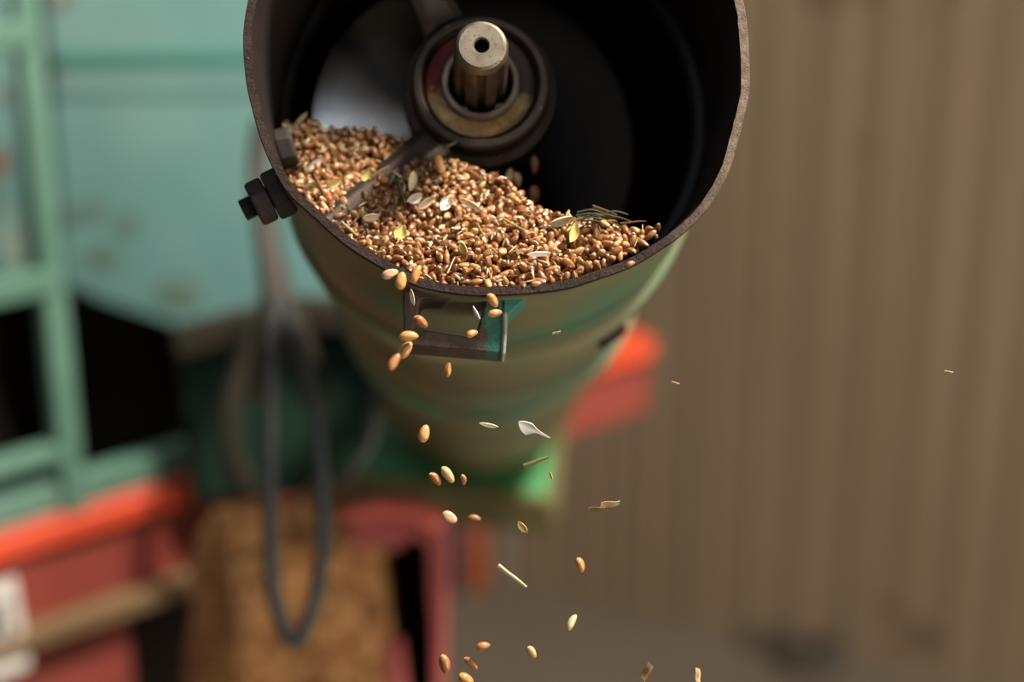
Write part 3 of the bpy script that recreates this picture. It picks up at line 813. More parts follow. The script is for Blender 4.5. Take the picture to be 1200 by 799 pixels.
# kernels: px, py, depth, length in px, angle, tilt, roll, label
FK = [
 (457, 321, .583, 21, 20, 8, 60, 'pale wheat kernel tipping over the rim, leftmost of the three kernels spilling there'),
 (470, 329, .582, 22, 80, 10, -95, 'creased wheat kernel hanging upright over the rim, middle of the three spilling there'),
 (488, 321, .584, 23, 70, 15, 70, 'plump glossy wheat kernel resting on the rim, rightmost of the three spilling there'),
 (493, 377, .588, 20, -38, 10, 40, 'thin brown wheat kernel falling past the left bar of the rectangular lug'),
 (479, 394, .575, 23, 4, 10, 60, 'soft orange wheat kernel falling level at the lower left corner of the lug'),
 (475, 410, .578, 24, 55, 5, 30, 'slanting wheat kernel falling just below the lower left corner of the lug'),
 (462, 424, .55, 22, 60, 20, 30, 'out of focus brownish wheat kernel falling left of and below the lug'),
 (577, 352, .588, 19, -55, 12, -80, 'creased wheat kernel falling just under the rim by the right end of the lug'),
 (580, 367, .588, 17, 12, 20, -60, 'blunt ridged wheat kernel falling against the right bar of the lug'),
 (553, 391, .586, 14, 20, 30, 60, 'small round golden wheat kernel falling before the lower bar of the lug'),
 (525, 433, .588, 18, 82, 10, 40, 'upright orange wheat kernel falling alone just below the lug'),
 (497, 508, .588, 22, 76, 5, 50, 'plump upright wheat kernel falling alone in front of the middle of the tube'),
 (510, 561, .588, 19, -50, 18, 60, 'short bent brown wheat kernel, left one of three falling before the green plate'),
 (525, 556, .588, 23, -55, 5, 90, 'slim pale wheat kernel, middle one of three falling before the green plate'),
 (543, 562, .588, 13, -85, 35, 60, 'small brown wheat kernel, right one of three falling before the green plate'),
 (527, 606, .588, 20, -32, 5, 60, 'pale oval wheat kernel falling just below the olive front edge of the green plate'),
 (556, 607, .56, 15, -8, 5, 60, 'dim blurred brown wheat kernel falling above the orange canister'),
 (680, 662, .588, 19, -72, 5, 110, 'slim golden wheat kernel falling alone in front of the ribbed wall'),
 (670, 729, .588, 21, 62, 8, 60, 'pale smooth wheat kernel falling low in front of the floor, right of the straw sliver'),
 (566, 757, .586, 17, 10, 15, -60, 'ridged brown wheat kernel falling level above the cluster at the bottom edge'),
 (623, 764, .588, 17, -58, 15, -90, 'two-toned wheat kernel falling alone near the bottom edge, right of the cluster'),
 (521, 778, .586, 24, -80, 5, 70, 'reddish upright wheat kernel at the left of the cluster by the bottom edge'),
 (552, 777, .588, 21, -42, 5, 60, 'slanting pink-brown wheat kernel in the middle of the cluster by the bottom edge'),
 (546, 795, .586, 20, -30, 10, -60, 'wheat kernel cut off by the bottom edge, lowest of the cluster'),
 (514, 191, .628, 22, -80, 5, 60, 'lit orange wheat kernel clinging to the edge of the lower bearing arm'),
 (626, 228, .66, 22, -88, 5, 60, 'plump shaded wheat kernel tumbling in the dark tube right of the bearing'),
 (626, 193, .66, 22, -86, 5, 60, 'slim shaded wheat kernel tumbling highest in the dark tube right of the bearing'),
 (606, 210, .655, 19, -75, 10, 60, 'round shaded wheat kernel tumbling below the bearing, beside a slim pale one'),
 (597, 206, .655, 19, 80, 10, 60, 'slim pale wheat kernel tumbling below the bearing, left of a round one'),
 (739, 309, .585, 11, 20, 20, 60, 'small reddish wheat kernel stuck on the rim at the lower right'),
]
for i, (px, py, z, lp, ang, ti, ro, lab) in enumerate(FK):
    ln_ = (0.0062, 0.0056, 0.0066, 0.0051)[i % 4]
    sc = lp / FPX * z / (ln_ * math.cos(R_(ti)))
    tone = 'pale' if ('pale' in lab or 'two-toned' in lab) else ('brown' if ('brown' in lab or 'shaded' in lab or 'reddish' in lab) else 'orange')  # shaded kernels get the browner skin, their shade put into the colour
    o = kernel_at(pose(px, py, z, ang, ti, ro + (110 if 'creased' in lab or 'ridged' in lab or 'two-toned' in lab or i % 5 == 0 else 0), sc), i, tone=tone)
    tag(o, lab, 'wheat kernel', 'wheat kernels spilling and falling from the tube' if i < 24 else None)
# chaff in the air
tag(husk_obj('husk', pose(484, 348, ZF, -80, 5, 40), 20 * .000294, .0018, M['husk']), 'thin cream husk falling upright at the upper left corner of the lug', 'husk', 'falling chaff')
tag(husk_obj('husk', pose(559, 366, ZF, -62, 5, 60), 18 * .000294, .0016, M['husk_white']), 'small white husk falling across the window of the lug', 'husk', 'falling chaff')
tag(husk_obj('husk', pose(573, 497, ZF, -12, 5, 50), 23 * .000294, .0020, M['husk']), 'thin cream husk falling level in front of the tube, left of the big white husk', 'husk', 'falling chaff')
tag(husk_obj('husk', pose(621, 500, ZF, -28, 8, 25), 30 * .000294, .0048, M['husk_white'], 0.7, 12 * .000294), 'large white husk with a pointed tail falling before the edge of the green plate', 'husk', 'falling chaff')
tag(straw_obj('straw', pose(628, 541, ZF, 20, 5, 0), 30 * .000294, .0012, M['straw_green'], 0.06), 'short olive stem fragment falling in front of the bright green plate', 'straw', 'falling chaff')
tag(husk_obj('husk', pose(646, 557, ZF, -70, 5, 40), 10 * .000294, .0010, M['husk_yellow']), 'tiny yellow husk sliver falling by the right edge of the green plate', 'husk', 'falling chaff')
tag(husk_obj('husk', pose(613, 617, ZF, -50, 5, 30), 17 * .000294, .0026, M['husk_yellow']), 'pale greenish husk falling just below the corner of the green plate', 'husk', 'falling chaff')
tag(flake_obj('chaff_flake', pose(714, 591, ZF, 14, 5, 50), 22 * .000294, .0030, M['straw']), 'pale flat chaff flake falling in front of the wall, right one of a touching pair', 'chaff', 'falling chaff')
tag(flake_obj('chaff_flake', pose(698, 597, ZF - .004, 12, 5, 55), 20 * .000294, .0026, M['straw_brown']), 'dim flat chaff flake falling in front of the wall, left one of a touching pair', 'chaff', 'falling chaff')
tag(straw_obj('straw', pose(600, 675, ZF, -38, 5, 0), 42 * .000294, .0011, M['husk'], 0.05), 'long pale straw sliver falling in front of the grey timber post', 'straw', 'falling chaff')
tag(flake_obj('chaff_flake', pose(758, 787, ZF, 65, 5, 20), 20 * .000294, .0030, M['straw_brown']), 'brown diamond-shaped chaff flake at the bottom edge in front of the floor', 'chaff', 'falling chaff')
tag(flake_obj('chaff_flake', pose(818, 791, ZF, 100, 5, 40), 16 * .000294, .0024, M['straw']), 'small pale chaff flake farthest right along the bottom edge', 'chaff', 'falling chaff')
tag(flake_obj('chaff_flake', pose(652, 390, ZF, 25, 5, 60), 10 * .000294, .0011, M['straw']), 'tiny pale chaff speck in front of the tube right of the lug', 'chaff', 'falling chaff')
tag(flake_obj('chaff_flake', pose(791, 449, ZF, -5, 5, 60), 9 * .000294, .0010, M['straw']), 'tiny chaff speck drifting just right of the orange beam end', 'chaff', 'falling chaff')
tag(flake_obj('chaff_flake', pose(1111, 436, ZF, 0, 5, 60), 10 * .000294, .0010, M['straw']), 'tiny chaff speck drifting alone before the ribbed wall far to the right', 'chaff', 'falling chaff')
# chaff lying on the heap
def on_heap(px, py, lift, ang, tilt=0, roll=0):
    u, v = heap_pt(px, py); p = TM @ heap_xyz(u, v, lift + 0.0026)
    fr_ = Matrix((RT, UP, -FWD)).transposed()
    m3 = fr_ @ (Matrix.Rotation(R_(ang), 3, 'Z') @ Matrix.Rotation(R_(tilt), 3, 'Y') @ Matrix.Rotation(R_(roll), 3, 'X'))
    return Matrix.Translation(p) @ m3.to_4x4()
G1 = 'chaff lying on the wheat in the tube'
for (px, py, ang, roll, lp, wd_, mt, cup, lab) in [
 (522, 247, 60, 20, 18, .0042, 'husk_white', .6, 'round white husk at the crest of the heap below the bearing'),
 (487, 240, 25, 30, 20, .0036, 'husk_white', .6, 'short cream husk, left one of a bright pair below the lower bearing arm'),
 (499, 246, 35, 40, 26, .0030, 'husk', .5, 'long cream husk, right one of a bright pair below the lower bearing arm'),
 (483, 221, 80, 30, 26, .0036, 'husk', .7, 'cream husk standing upright at the tip of the lower bearing arm'),
 (552, 247, -28, 40, 30, .0030, 'husk', .5, 'curved cream husk just right of the round white husk'),
 (657, 266, 18, 50, 30, .0040, 'husk', .6, 'pale curved husk at the back of the heap against the dark tube'),
 (671, 281, 75, 30, 24, .0040, 'husk_yellow', .7, 'pointed yellowish husk standing at the right of the heap'),
 (632, 305, 4, 50, 28, .0024, 'husk_white', .5, 'narrow white husk lying level near the lip, right of centre'),
 (469, 281, 65, 20, 19, .0046, 'husk_yellow', .6, 'broad yellow-green husk in the front left of the heap'),
 (367, 262 - 36, 25, 30, 24, .0042, 'husk', .6, 'ragged pale husk lying beside the left rim'),
 (430, 214, 55, 20, 16, .0044, 'husk_yellow', .7, 'crumpled yellow husk near the middle of the left part of the heap'),
 (371, 200, 35, 30, 18, .0028, 'husk_white', .5, 'small grey-white husk at the left of the heap, above the ragged one'),
 (436, 262, 8, 40, 20, .0034, 'husk', .6, 'smooth tan husk among kernels left of the yellow-green husk'),
 (346, 160, -30, 30, 32, .0034, 'husk', .5, 'shaded pointed husk at the far left corner of the heap'),
 (352, 150, 48, 30, 30, .0020, 'straw', .5, 'thin shaded husk sticking up at the far left corner of the heap'),
 (545, 330 - 30, -70, 30, 16, .0030, 'husk_yellow', .6, 'small golden husk in the front centre of the heap'),
 (680, 268, 40, 30, 28, .0030, 'husk', .5, 'long folded husk behind the pointed yellowish husk'),
 (393, 222, 28, 30, 22, .0032, 'husk_yellow', .5, 'golden split husk left of the crumpled yellow husk'),
]:
    tag(husk_obj('husk', on_heap(px, py, 0.001, ang, 8, roll), lp * .000305, wd_, M[mt], cup), lab, 'husk', G1)
for (px, py, ang, lp, rad, mt, bend, lab) in [
 (380, 236, -62, 46, .0008, 'straw_brown', .05, 'dark brown twig lying along the left rim'),
 (472, 240, -75, 40, .0009, 'sprig', .06, 'dark green stem slanting below the tip of the lower bearing arm'),
 (536, 178, 25, 28, .0006, 'straw_green', .06, 'thin green stem poking out under the bearing'),
 (411, 279, -42, 24, .0006, 'husk', .02, 'pale straw splinter lying on the left rim'),
 (530, 322, 65, 20, .0004, 'husk', .05, 'fine pale bristle poking over the lip at the centre'),
 (605, 276, -30, 34, .0006, 'straw', .05, 'thin tan straw lying across the right half of the heap'),
 (565, 283, -62, 20, .0006, 'straw', .1, 'short tan straw below the curved cream husk'),
 (709, 258, -20, 30, .0007, 'straw_brown', .05, 'brown straw at the back right of the heap'),
 (447, 212, 30, 26, .0006, 'straw', .08, 'short golden straw beside the crumpled yellow husk'),
 (742, 272, 5, 30, .0005, 'straw_brown', .1, 'brown bristle lying in the dim right corner of the heap'),
]:
    tag(straw_obj('straw', on_heap(px, py, 0.002, ang, 5), lp * .000305, rad, M[mt], bend), lab, 'straw', G1)
q = MB()
for k in range(12):
    a = rk.uniform(-0.5, 0.5); x0, y0 = rk.uniform(-.006, .006), rk.uniform(-.002, .002)
    q.sweep([(x0 - .005, y0, 0), (x0, y0 + .001 + .002 * a, .001), (x0 + .005, y0 + .003 * a, 0)], .00035, 5, 0, 3)
sg = q.build('seed_head', M['sprig']); sg.matrix_world = on_heap(708, 267, 0.001, -6, 10)
tag(sg, 'dark green bristly seed head lying at the back right of the heap', 'seed head')

# ---------------------------------------------------------------- base of the tube: green plate it stands on (part of the auger)
PL0 = P(640, 590, 1.46)
def onz(px, py, zz): return on_plane(px, py, Vector((0, 0, zz)), Vector((0, 0, 1)))
zt = PL0.z
plate = [onz(640, 590, zt), onz(390, 556, zt), onz(415, 480, zt), onz(660, 455, zt)]
q = MB(); q.prism([TMI @ p for p in plate], TMI.to_3x3() @ Vector((0, 0, -0.006)))
bp = q.build('base_plate', M['plate_green'], tube, bevel=0.002); bp['label'] = 'bright green base plate'
q = MB(); e0, e1 = plate[0] + Vector((0.006, -0.004, -0.010)), plate[1] + Vector((0, -0.004, -0.010))
q.box(TMI @ e0, TMI @ e1, TMI.to_3x3() @ Vector((0, 0.006, 0)), TMI.to_3x3() @ Vector((0, 0, 0.017)))
q.build('plate_flange', M['plate_edge'], bp, bevel=0.002)
q = MB()
e2 = plate[3] + Vector((0.0, 0, -0.010))
q.box(TMI @ (e0 + Vector((0, 0.01, 0))), TMI @ e2, TMI.to_3x3() @ Vector((0.005, 0, 0)), TMI.to_3x3() @ Vector((0, 0, 0.012)))
q.build('plate_flange', M['plate_edge'], bp, bevel=0.002)

# ---------------------------------------------------------------- red beam machine with teal body
B0, B1 = P(0, 628, 1.5), None
zb = B0.z
B1 = onz(762, 396, zb)
bdv = (B1 - B0).normalized(); bout = Vector((bdv.y, -bdv.x, 0))     # outward, towards the camera
Bs = B0 - bdv * 0.35
mach = tag(empty('farm_machine', (Bs + bdv * 0.4)), 'teal bodied farm machine on a red chassis beam behind the tube', 'farm machine')
mo = mach.location.copy()
def wb(q, p0, p1, wv, hv): q.box(p0 - mo, p1 - mo, wv, hv)
up_ = Vector((0, 0, 1))
q = MB()
fw = 0.05                                    # top flange, seen from above, then the side web
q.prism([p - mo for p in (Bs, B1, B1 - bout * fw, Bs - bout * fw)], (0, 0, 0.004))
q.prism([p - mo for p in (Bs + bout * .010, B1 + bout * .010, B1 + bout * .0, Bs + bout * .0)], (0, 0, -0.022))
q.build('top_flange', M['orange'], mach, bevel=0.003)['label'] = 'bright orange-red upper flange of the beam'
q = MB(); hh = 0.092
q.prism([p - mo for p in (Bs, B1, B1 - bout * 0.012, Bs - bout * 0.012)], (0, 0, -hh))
q.build('beam_web', M['maroon'], mach, bevel=0.002)['label'] = 'dark red side of the beam'
q = MB(); q.prism([p - mo + Vector((0, 0, -hh)) for p in (Bs + bout * .02, B0 + bdv * .36 + bout * .02, B0 + bdv * .36 - bout * .02, Bs - bout * .02)], (0, 0, -0.018))
q.build('lower_flange', M['ochre'], mach, bevel=0.002)['label'] = 'lower edge of the beam caked in ochre dust'
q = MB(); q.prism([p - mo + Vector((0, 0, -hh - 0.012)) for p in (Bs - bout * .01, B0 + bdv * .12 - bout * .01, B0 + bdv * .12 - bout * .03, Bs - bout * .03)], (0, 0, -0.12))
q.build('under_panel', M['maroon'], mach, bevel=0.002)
q = MB(); q.prism([p - mo + Vector((0, 0, -hh - 0.012)) for p in (Bs - bout * .09, B0 + bdv * .5 - bout * .09, B0 + bdv * .5 - bout * .11, Bs - bout * .11)], (0, 0, -0.3))
q.build('dark_backing', M['dark_steel'], mach, bevel=0.002)  # dark sheet added to blacken the lit floor under the beam
# number plate on the beam
pn = Bs + bout * 0.014
def beam_pt(px, py, off=0.016):
    return on_plane(px, py, B0 + bout * off, bout)
npl = [beam_pt(-70, 712), beam_pt(18, 676), beam_pt(36, 782), beam_pt(-55, 818)]
q = MB(); q.prism([p - mo for p in npl], -bout * 0.003)
np_ = q.build('number_plate', M['plate_white'], mach, bevel=0.004, seg=3); np_['label'] = 'white plate with black marks'
q = MB()
for (a, b_, c_, d) in ((-2, 704, 12, 712), (-16, 712, -6, 752), (2, 730, 16, 745), (-40, 735, -26, 778), (6, 716, 10, 735)):
    x0, y0, x1, y1 = a, b_, c_, d
    q.prism([beam_pt(x0, y0, .0165) - mo, beam_pt(x1, y0 - 4, .0165) - mo, beam_pt(x1 + 2, y1 - 4, .0165) - mo, beam_pt(x0 + 2, y1, .0165) - mo], bout * 0.0008)
q.build('lettering', M['black_ink'], np_)

# teal side panel of the body, with a pressed groove and rust blisters
pn0, pnn = Vector((0, 1.95, 0)), Vector((0.04, -1, 0)).normalized()
def pan(px, py, off=0.0): return on_plane(px, py, pn0 + pnn * off, pnn) - mo
low = [(-90, 318), (0, 322), (60, 326), (90, 338), (120, 352), (150, 362), (180, 372), (210, 383), (260, 388), (320, 378), (380, 372), (440, 372)]
lft = [(-90, -90), (-4, -90), (8, 60), (26, 322), (-90, 318)]
q = MB(); q.prism([pan(a, c_) for a, c_ in lft], -pnn * 0.03)
q.build('side_panel', M['teal'], mach, bevel=0.006)
q = MB(); q.prism([pan(a, c_) for a, c_ in [(46, -90), (440, -90)] + low[:1:-1] + [(78, 330)]], -pnn * 0.03)
body = q.build('side_panel', M['teal'], mach, bevel=0.006)
q = MB(); q.prism([pan(a, c_, 0.001) for a, c_ in ((64, 60), (440, 55), (440, 72), (64, 77))], pnn * 0.006); q.build('groove', M['teal_dark'], body, bevel=0.003)
q = MB(); q.prism([pan(a, c_, 0.001) for a, c_ in ((64, 84), (440, 79), (440, 106), (64, 111))], pnn * 0.004)
q.build('pressed_rib', M['teal'], body, bevel=0.003, seg=3)
for (px, py, rx, ry, mt) in ((70, 84, 8, 16, 'rust_spot'), (0, 192, 10, 20, 'rust_spot'), (2, 112, 8, 9, 'rust_spot'), (82, 252, 11, 14, 'grime'), (110, 246, 14, 12, 'grime'),
                             (149, 263, 13, 14, 'grime'), (72, 0, 9, 8, 'rust_spot'), (210, 345, 26, 18, 'grime'), (120, 300, 18, 14, 'grime'), (0, 236, 8, 10, 'grime')):
    q = MB(); r5 = random.Random(int(px * 7 + py))
    q.prism([pan(px + rx * (0.8 + 0.4 * r5.random()) * math.cos(k * .524), py + ry * (0.8 + 0.4 * r5.random()) * math.sin(k * .524), 0.0005) for k in range(12)], pnn * 0.0016)
    q.build('rust_patch' if mt == 'rust_spot' else 'grime_patch', M[mt], body)
# dark open bay under the panel
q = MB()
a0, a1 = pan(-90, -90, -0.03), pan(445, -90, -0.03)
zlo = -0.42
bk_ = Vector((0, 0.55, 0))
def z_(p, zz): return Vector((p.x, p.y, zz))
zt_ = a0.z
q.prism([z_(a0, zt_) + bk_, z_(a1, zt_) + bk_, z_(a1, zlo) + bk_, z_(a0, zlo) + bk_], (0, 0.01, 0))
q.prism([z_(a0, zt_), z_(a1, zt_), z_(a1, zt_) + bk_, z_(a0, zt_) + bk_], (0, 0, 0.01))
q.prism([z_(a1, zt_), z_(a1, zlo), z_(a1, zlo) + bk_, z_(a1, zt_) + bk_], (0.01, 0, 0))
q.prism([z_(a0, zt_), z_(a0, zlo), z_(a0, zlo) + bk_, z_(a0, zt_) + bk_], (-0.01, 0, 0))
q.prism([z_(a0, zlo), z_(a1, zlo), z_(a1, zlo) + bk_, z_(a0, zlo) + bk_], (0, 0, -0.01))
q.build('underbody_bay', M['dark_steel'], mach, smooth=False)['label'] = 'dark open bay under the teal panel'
# green guard over the drive, painted dark for the shadow beside the tube
gp0 = P(320, 470, 1.55); gn = Vector((0.02, -1, 0.0)).normalized()
def grd(px, py, off=0.0): return on_plane(px, py, gp0 + gn * off, gn) - mo
q = MB(); q.prism([grd(a, c_) for a, c_ in ((205, 392), (260, 384), (330, 372), (450, 372), (450, 575), (224, 592))], -gn * 0.02)
gd = q.build('drive_guard', M['guard_shade_green'], mach, bevel=0.006); gd['label'] = 'green guard, painted dark with the tube shadow'
q = MB()
q.box(grd(206, 400, .012), grd(345, 366, .012), gn * .010, (0, 0, .014)); q.box(grd(345, 366, .012), grd(460, 372, .012), gn * .010, (0, 0, .014))
q.build('guard_rail', M['rusty_iron'], gd, bevel=0.003)
q = MB(); q.sweep([grd(300, 378, .03), grd(286, 430, .04), grd(270, 480, .05), grd(272, 530, .05), grd(292, 575, .04)], 0.010, 10)
q.build('strut', M['rusty_iron'], gd)

# ladder frame of teal steel standing on the beam
lad = tag(empty('ladder', onz(96, 592, zb)), 'teal steel ladder frame standing on the red beam', 'ladder')
lo = lad.location.copy()
pb = onz(88, 600, zb) - bout * 0.006
ptop = on_plane(42, -60, pb, Vector((0, -1, 0)))
q = MB(); hgt = 0.62
q.box(pb - lo, pb + up_ * hgt - lo, bdv * .0115, bout * .010); q.build('post', M['teal_frame'], lad, bevel=0.003)
pb2 = pb - bdv * 0.22
q = MB(); q.box(pb2 - lo, pb2 + up_ * hgt - lo, bdv * .0115, bout * .010); q.build('post', M['teal_frame'], lad, bevel=0.003)
def rung_z(py): return on_plane(66, py, pb, bout).z
def post_z(px, py):
    return on_plane(px, py, pb, Vector((0, -1, 0))).z
for py, hh_ in ((326, 0.012), (38, 0.012)):
    zz = post_z(60, py)
    q = MB(); q.box(z_(pb2, zz) - lo, z_(pb, zz) - lo, bout * .012, up_ * hh_); q.build('rung', M['teal_frame'], lad, bevel=0.003)
q = MB(); zz = zb + 0.016
q.box(z_(pb2, zz) - bdv * .1 - lo, onz(226, 553, zb) + up_ * .016 - bout * .006 - lo, bout * .011, up_ * .015); q.build('bottom_rail', M['teal_frame'], lad, bevel=0.003)
q = MB(); ps = post_z(78, 560)
q.box(z_(pb2, zz + .045) - lo, z_(pb, zz + .045) - lo, bout * .010, up_ * .009); q.build('rung', M['teal_frame'], lad, bevel=0.003)

# ---------------------------------------------------------------- hopper of grain below the plate
hz = 1.33
hop = tag(empty('grain_hopper', P(480, 780, hz)), 'red sheet metal grain hopper with a ragged dark opening below the green plate', 'hopper')
ho = hop.location.copy()
hnv = Vector((-0.25, -1, 0.12)).normalized()
hp0 = P(460, 640, hz)
def hp(px, py, off=0.0): return on_plane(px, py, hp0 + hnv * off, hnv) - ho
outer_ = [(408, 590), (450, 583), (500, 592), (522, 608), (524, 660), (520, 740), (514, 900), (490, 900), (440, 900), (425, 800), (418, 730), (410, 650)]
inner_ = [(414, 650), (436, 642), (464, 646), (484, 630), (500, 640), (502, 690), (506, 740), (508, 880), (480, 880), (468, 752), (440, 750), (424, 700)]
q = MB(); q.frame([hp(a, c_) for a, c_ in outer_], [hp(a, c_) for a, c_ in inner_], -hnv * 0.012)
q.build('front_panel', M['red'], hop, bevel=0.003)
q = MB(); q.prism([hp(a, c_, 0.0) for a, c_ in ((404, 590), (450, 582), (500, 590), (522, 606), (522, 616), (498, 603), (450, 596), (404, 604))], hnv * 0.02)
q.build('top_lip', M['lit_red'], hop, bevel=0.004)['label'] = 'red folded lip, painted brighter as if lit'
q = MB()
q.prism([hp(a, c_, -0.16) for a, c_ in ((405, 596), (520, 596), (516, 900), (420, 900))], -hnv * 0.008)
q.prism([hp(522, 606, -0.012), hp(516, 900, -0.012), hp(516, 900, -0.17), hp(522, 606, -0.17)], (-0.006, 0, 0))
q.prism([hp(405, 590, -0.012), hp(520, 600, -0.012), hp(520, 600, -0.17), hp(405, 590, -0.17)], (0, 0, -0.005))
q.build('inner_shell', M['dark_steel'], hop, smooth=False)['label'] = 'dark inside of the hopper'

# heap of grain left of it
def heap_mesh():
    q = MB(); c0 = P(350, 900, 1.44); vs = []
    base_z = c0.z; top = P(345, 536, 1.46).z
    nA, nR = 72, 40; H = top - base_z
    for i in range(nR + 1):
        f = i / nR
        for k in range(nA):
            a = 2 * math.pi * k / nA
            rr = 0.094 * (1 + 0.09 * math.sin(3 * a + 1 + 1.5 * f) + 0.06 * math.sin(5 * a + 6 * f) + 0.035 * math.sin(9 * a - 9 * f)) * (0.06 + 0.94 * (f ** 0.50))
            hgt_ = H * (1 - f ** 3.4) * (1 + 0.05 * math.sin(2 * a + 0.6)) + f * 0.010 * math.sin(9 * f + 5 * a) + f * 0.007 * math.sin(23 * f + 2 * a)
            vs.append((rr * math.cos(a) * 1.0, rr * math.sin(a) * 0.9, hgt_))
    fs = [(i * nA + k, (i + 1) * nA + k, (i + 1) * nA + (k + 1) % nA, i * nA + (k + 1) % nA) for i in range(nR) for k in range(nA)]
    fs.append(list(range(nA))); fs.append([nR * nA + k for k in range(nA)][::-1])
    q.add(vs, fs); o = q.build('grain_heap', M['grain_mass'], sharp=180); o.location = (c0.x, c0.y, base_z); return o
gh = heap_mesh(); tag(gh, 'tall brown heap of wheat grain under the hanging hose loop', 'grain heap', kind='stuff')

# ---------------------------------------------------------------- hose loop and rusty iron
zc = 1.05
q = MB(); q.sweep([P(322, 352, zc + .1), P(318, 420, zc), P(316, 540, zc - .01), P(317, 640, zc - .02), P(324, 710, zc - .02), P(343, 752, zc - .02), P(366, 715, zc - .02), P(378, 640, zc - .01),
                   P(377, 560, zc), P(370, 480, zc + .02), P(352, 410, zc + .05), P(336, 362, zc + .1), P(328, 345, zc + .12)], 0.0048, 12)
hs = q.build('hose', M['hose']); tag(hs, 'dark grey rubber hose hanging in a long narrow loop before the grain heap', 'hose')
q = MB(); q.sweep([P(440, 420, 1.25), P(441, 470, 1.24), P(434, 515, 1.24), P(412, 548, 1.24), P(388, 565, 1.26), P(372, 560, 1.30)], 0.006, 12)
tag(q.build('hose', M['hose']), 'short black hose curving along the left flank of the tube', 'hose')
q = MB()
q.sweep([P(306, 140, 1.22), P(302, 200, 1.22), P(312, 270, 1.2), P(322, 330, 1.18), P(326, 362, 1.16)], lambda t: 0.006 + 0.008 * t , 10, 0, 6, 0.8)
lv = q.build('lever', M['iron_grey']); tag(lv, 'grey brown iron lever standing behind the bolt, hose looped over its foot', 'lever')
q = MB(); q.sweep([P(304, 470, 1.3), P(310, 430, 1.29), P(322, 380, 1.26), P(338, 372, 1.26), P(352, 410, 1.28), P(372, 470, 1.3)], 0.012, 10)
tag(q.build('iron_bracket', M['rusty_iron']), 'brown rusty bent iron bracket at the top of the hose loop', 'bracket')

# ---------------------------------------------------------------- far floor: canister, crate, post, litter
def floor_at(px, py): return onz(px, py, 0.0)
def drum(name, px0, px1, ytop, ybot, mt, lab, cat, lid=None):
    b_ = floor_at((px0 + px1) / 2, ybot); z = (b_ - CAM).dot(FWD)
    r = (px1 - px0) / 2 / FPX * z
    top = on_plane((px0 + px1) / 2, ytop, b_, Vector((0, -1, 0)))
    h = top.z
    root = tag(empty(name, b_), lab, cat)
    q = MB(); q.lathe([(0, 0), (r * .94, 0), (r, .006), (r, h * .3), (r * 1.04, h * .32), (r, h * .34), (r, h * .66), (r * 1.04, h * .68), (r, h * .7), (r, h * .9), (r * .55, h * .97), (0, h * .97)], 32, closed=False)
    q.build('body', mt, root, sharp=40)
    q = MB(); q.lathe([(0, h * .96), (r * .35, h * .96), (r * .35, h), (0, h)], 20, closed=False); q.build('cap', M['black_ink'], root, sharp=40)
drum('canister', 541, 574, 612, 688, M['orange_can'], 'orange canister standing far back on the floor beside a grey timber post', 'canister')
b_ = floor_at(528, 690); zz_ = (b_ - CAM).dot(FWD); s_ = 30 / FPX * zz_
cr = tag(empty('crate', b_), 'dark navy plastic crate standing on the floor left of the orange canister', 'crate')
hcr = on_plane(528, 612, b_, Vector((0, -1, 0))).z
q = MB(); hw2 = s_ * .42
q.frame([(-hw2, -hw2, 0), (hw2, -hw2, 0), (hw2, hw2, 0), (-hw2, hw2, 0)], [(-hw2 + .006, -hw2 + .006, 0), (hw2 - .006, -hw2 + .006, 0), (hw2 - .006, hw2 - .006, 0), (-hw2 + .006, hw2 - .006, 0)], (0, 0, hcr))
q.box((0, 0, 0.0), (0, 0, .008), (hw2 - .003, 0, 0), (0, hw2 - .003, 0))
q.build('bin', M['navy'], cr, bevel=0.003)
q = MB(); ho2 = hw2 + .006
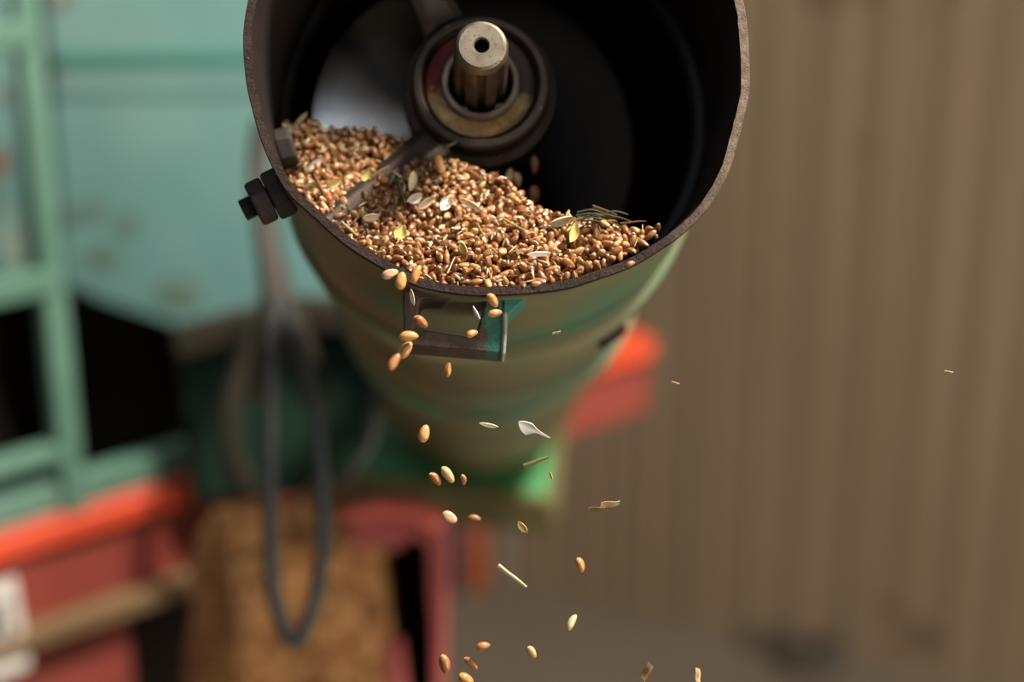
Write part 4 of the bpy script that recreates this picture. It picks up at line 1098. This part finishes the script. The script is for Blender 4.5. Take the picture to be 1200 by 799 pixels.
q.frame([(-ho2, -ho2, hcr - .03), (ho2, -ho2, hcr - .03), (ho2, ho2, hcr - .03), (-ho2, ho2, hcr - .03)], [(-hw2, -hw2, hcr - .03), (hw2, -hw2, hcr - .03), (hw2, hw2, hcr - .03), (-hw2, hw2, hcr - .03)], (0, 0, .02))
q.build('rim', M['navy'], cr, bevel=0.002)
b_ = floor_at(590, 690); zz_ = (b_ - CAM).dot(FWD)
q = MB(); hwp = 13 / FPX * zz_
q.box((0, 0, 0), (0, 0, 1.25), (hwp, 0, 0), (0, hwp, 0))
po = q.build('timber_post', M['timber'], bevel=0.006); po.location = b_; tag(po, 'pale grey timber post standing at the left end of the ribbed wall', 'post')
def lump(name, px, py, r, mt, lab, cat, flat=0.5, ring=False):
    b_ = floor_at(px, py); q = MB(); r6 = random.Random(int(px))
    if ring:
        q.sweep([(r * math.cos(k * .7), r * math.sin(k * .7), .02 + .01 * k / 9) for k in range(10)] , .02, 10)
    else:
        vs, fs = [], []; nu, nv = 8, 14
        for i in range(nu + 1):
            th = math.pi / 2 * i / nu
            for k in range(nv):
                rr = r * (0.8 + 0.4 * r6.random()); vs.append((rr * math.cos(th) * math.cos(2 * math.pi * k / nv), rr * math.cos(th) * math.sin(2 * math.pi * k / nv), r * flat * math.sin(th)))
        fs = [(i * nv + k, i * nv + (k + 1) % nv, (i + 1) * nv + (k + 1) % nv, (i + 1) * nv + k) for i in range(nu) for k in range(nv)]
        fs.append([k for k in range(nv)][::-1]); q.add(vs, fs)
    o = q.build(name, mt, sharp=180); o.location = b_ + Vector((0, 0, 0.0)); return tag(o, lab, cat)
lump('hose_coil', 948, 775, 0.055, M['debris'], 'dark coil of hose lying against the foot of the ribbed wall', 'hose', ring=True)
lump('dirt_clod', 885, 752, 0.035, M['debris'], 'dark clod of dirt lying by the wall left of the hose coil', 'dirt')
lump('dirt_clod', 1185, 797, 0.05, M['debris'], 'dark clod of dirt at the lower right corner by the wall', 'dirt')
lump('pebble', 868, 777, 0.010, M['timber'], 'pale pebble on the floor in front of the hose coil', 'pebble')
lump('pebble', 851, 727, 0.010, M['timber'], 'pale pebble on the floor at the foot of the wall', 'pebble')
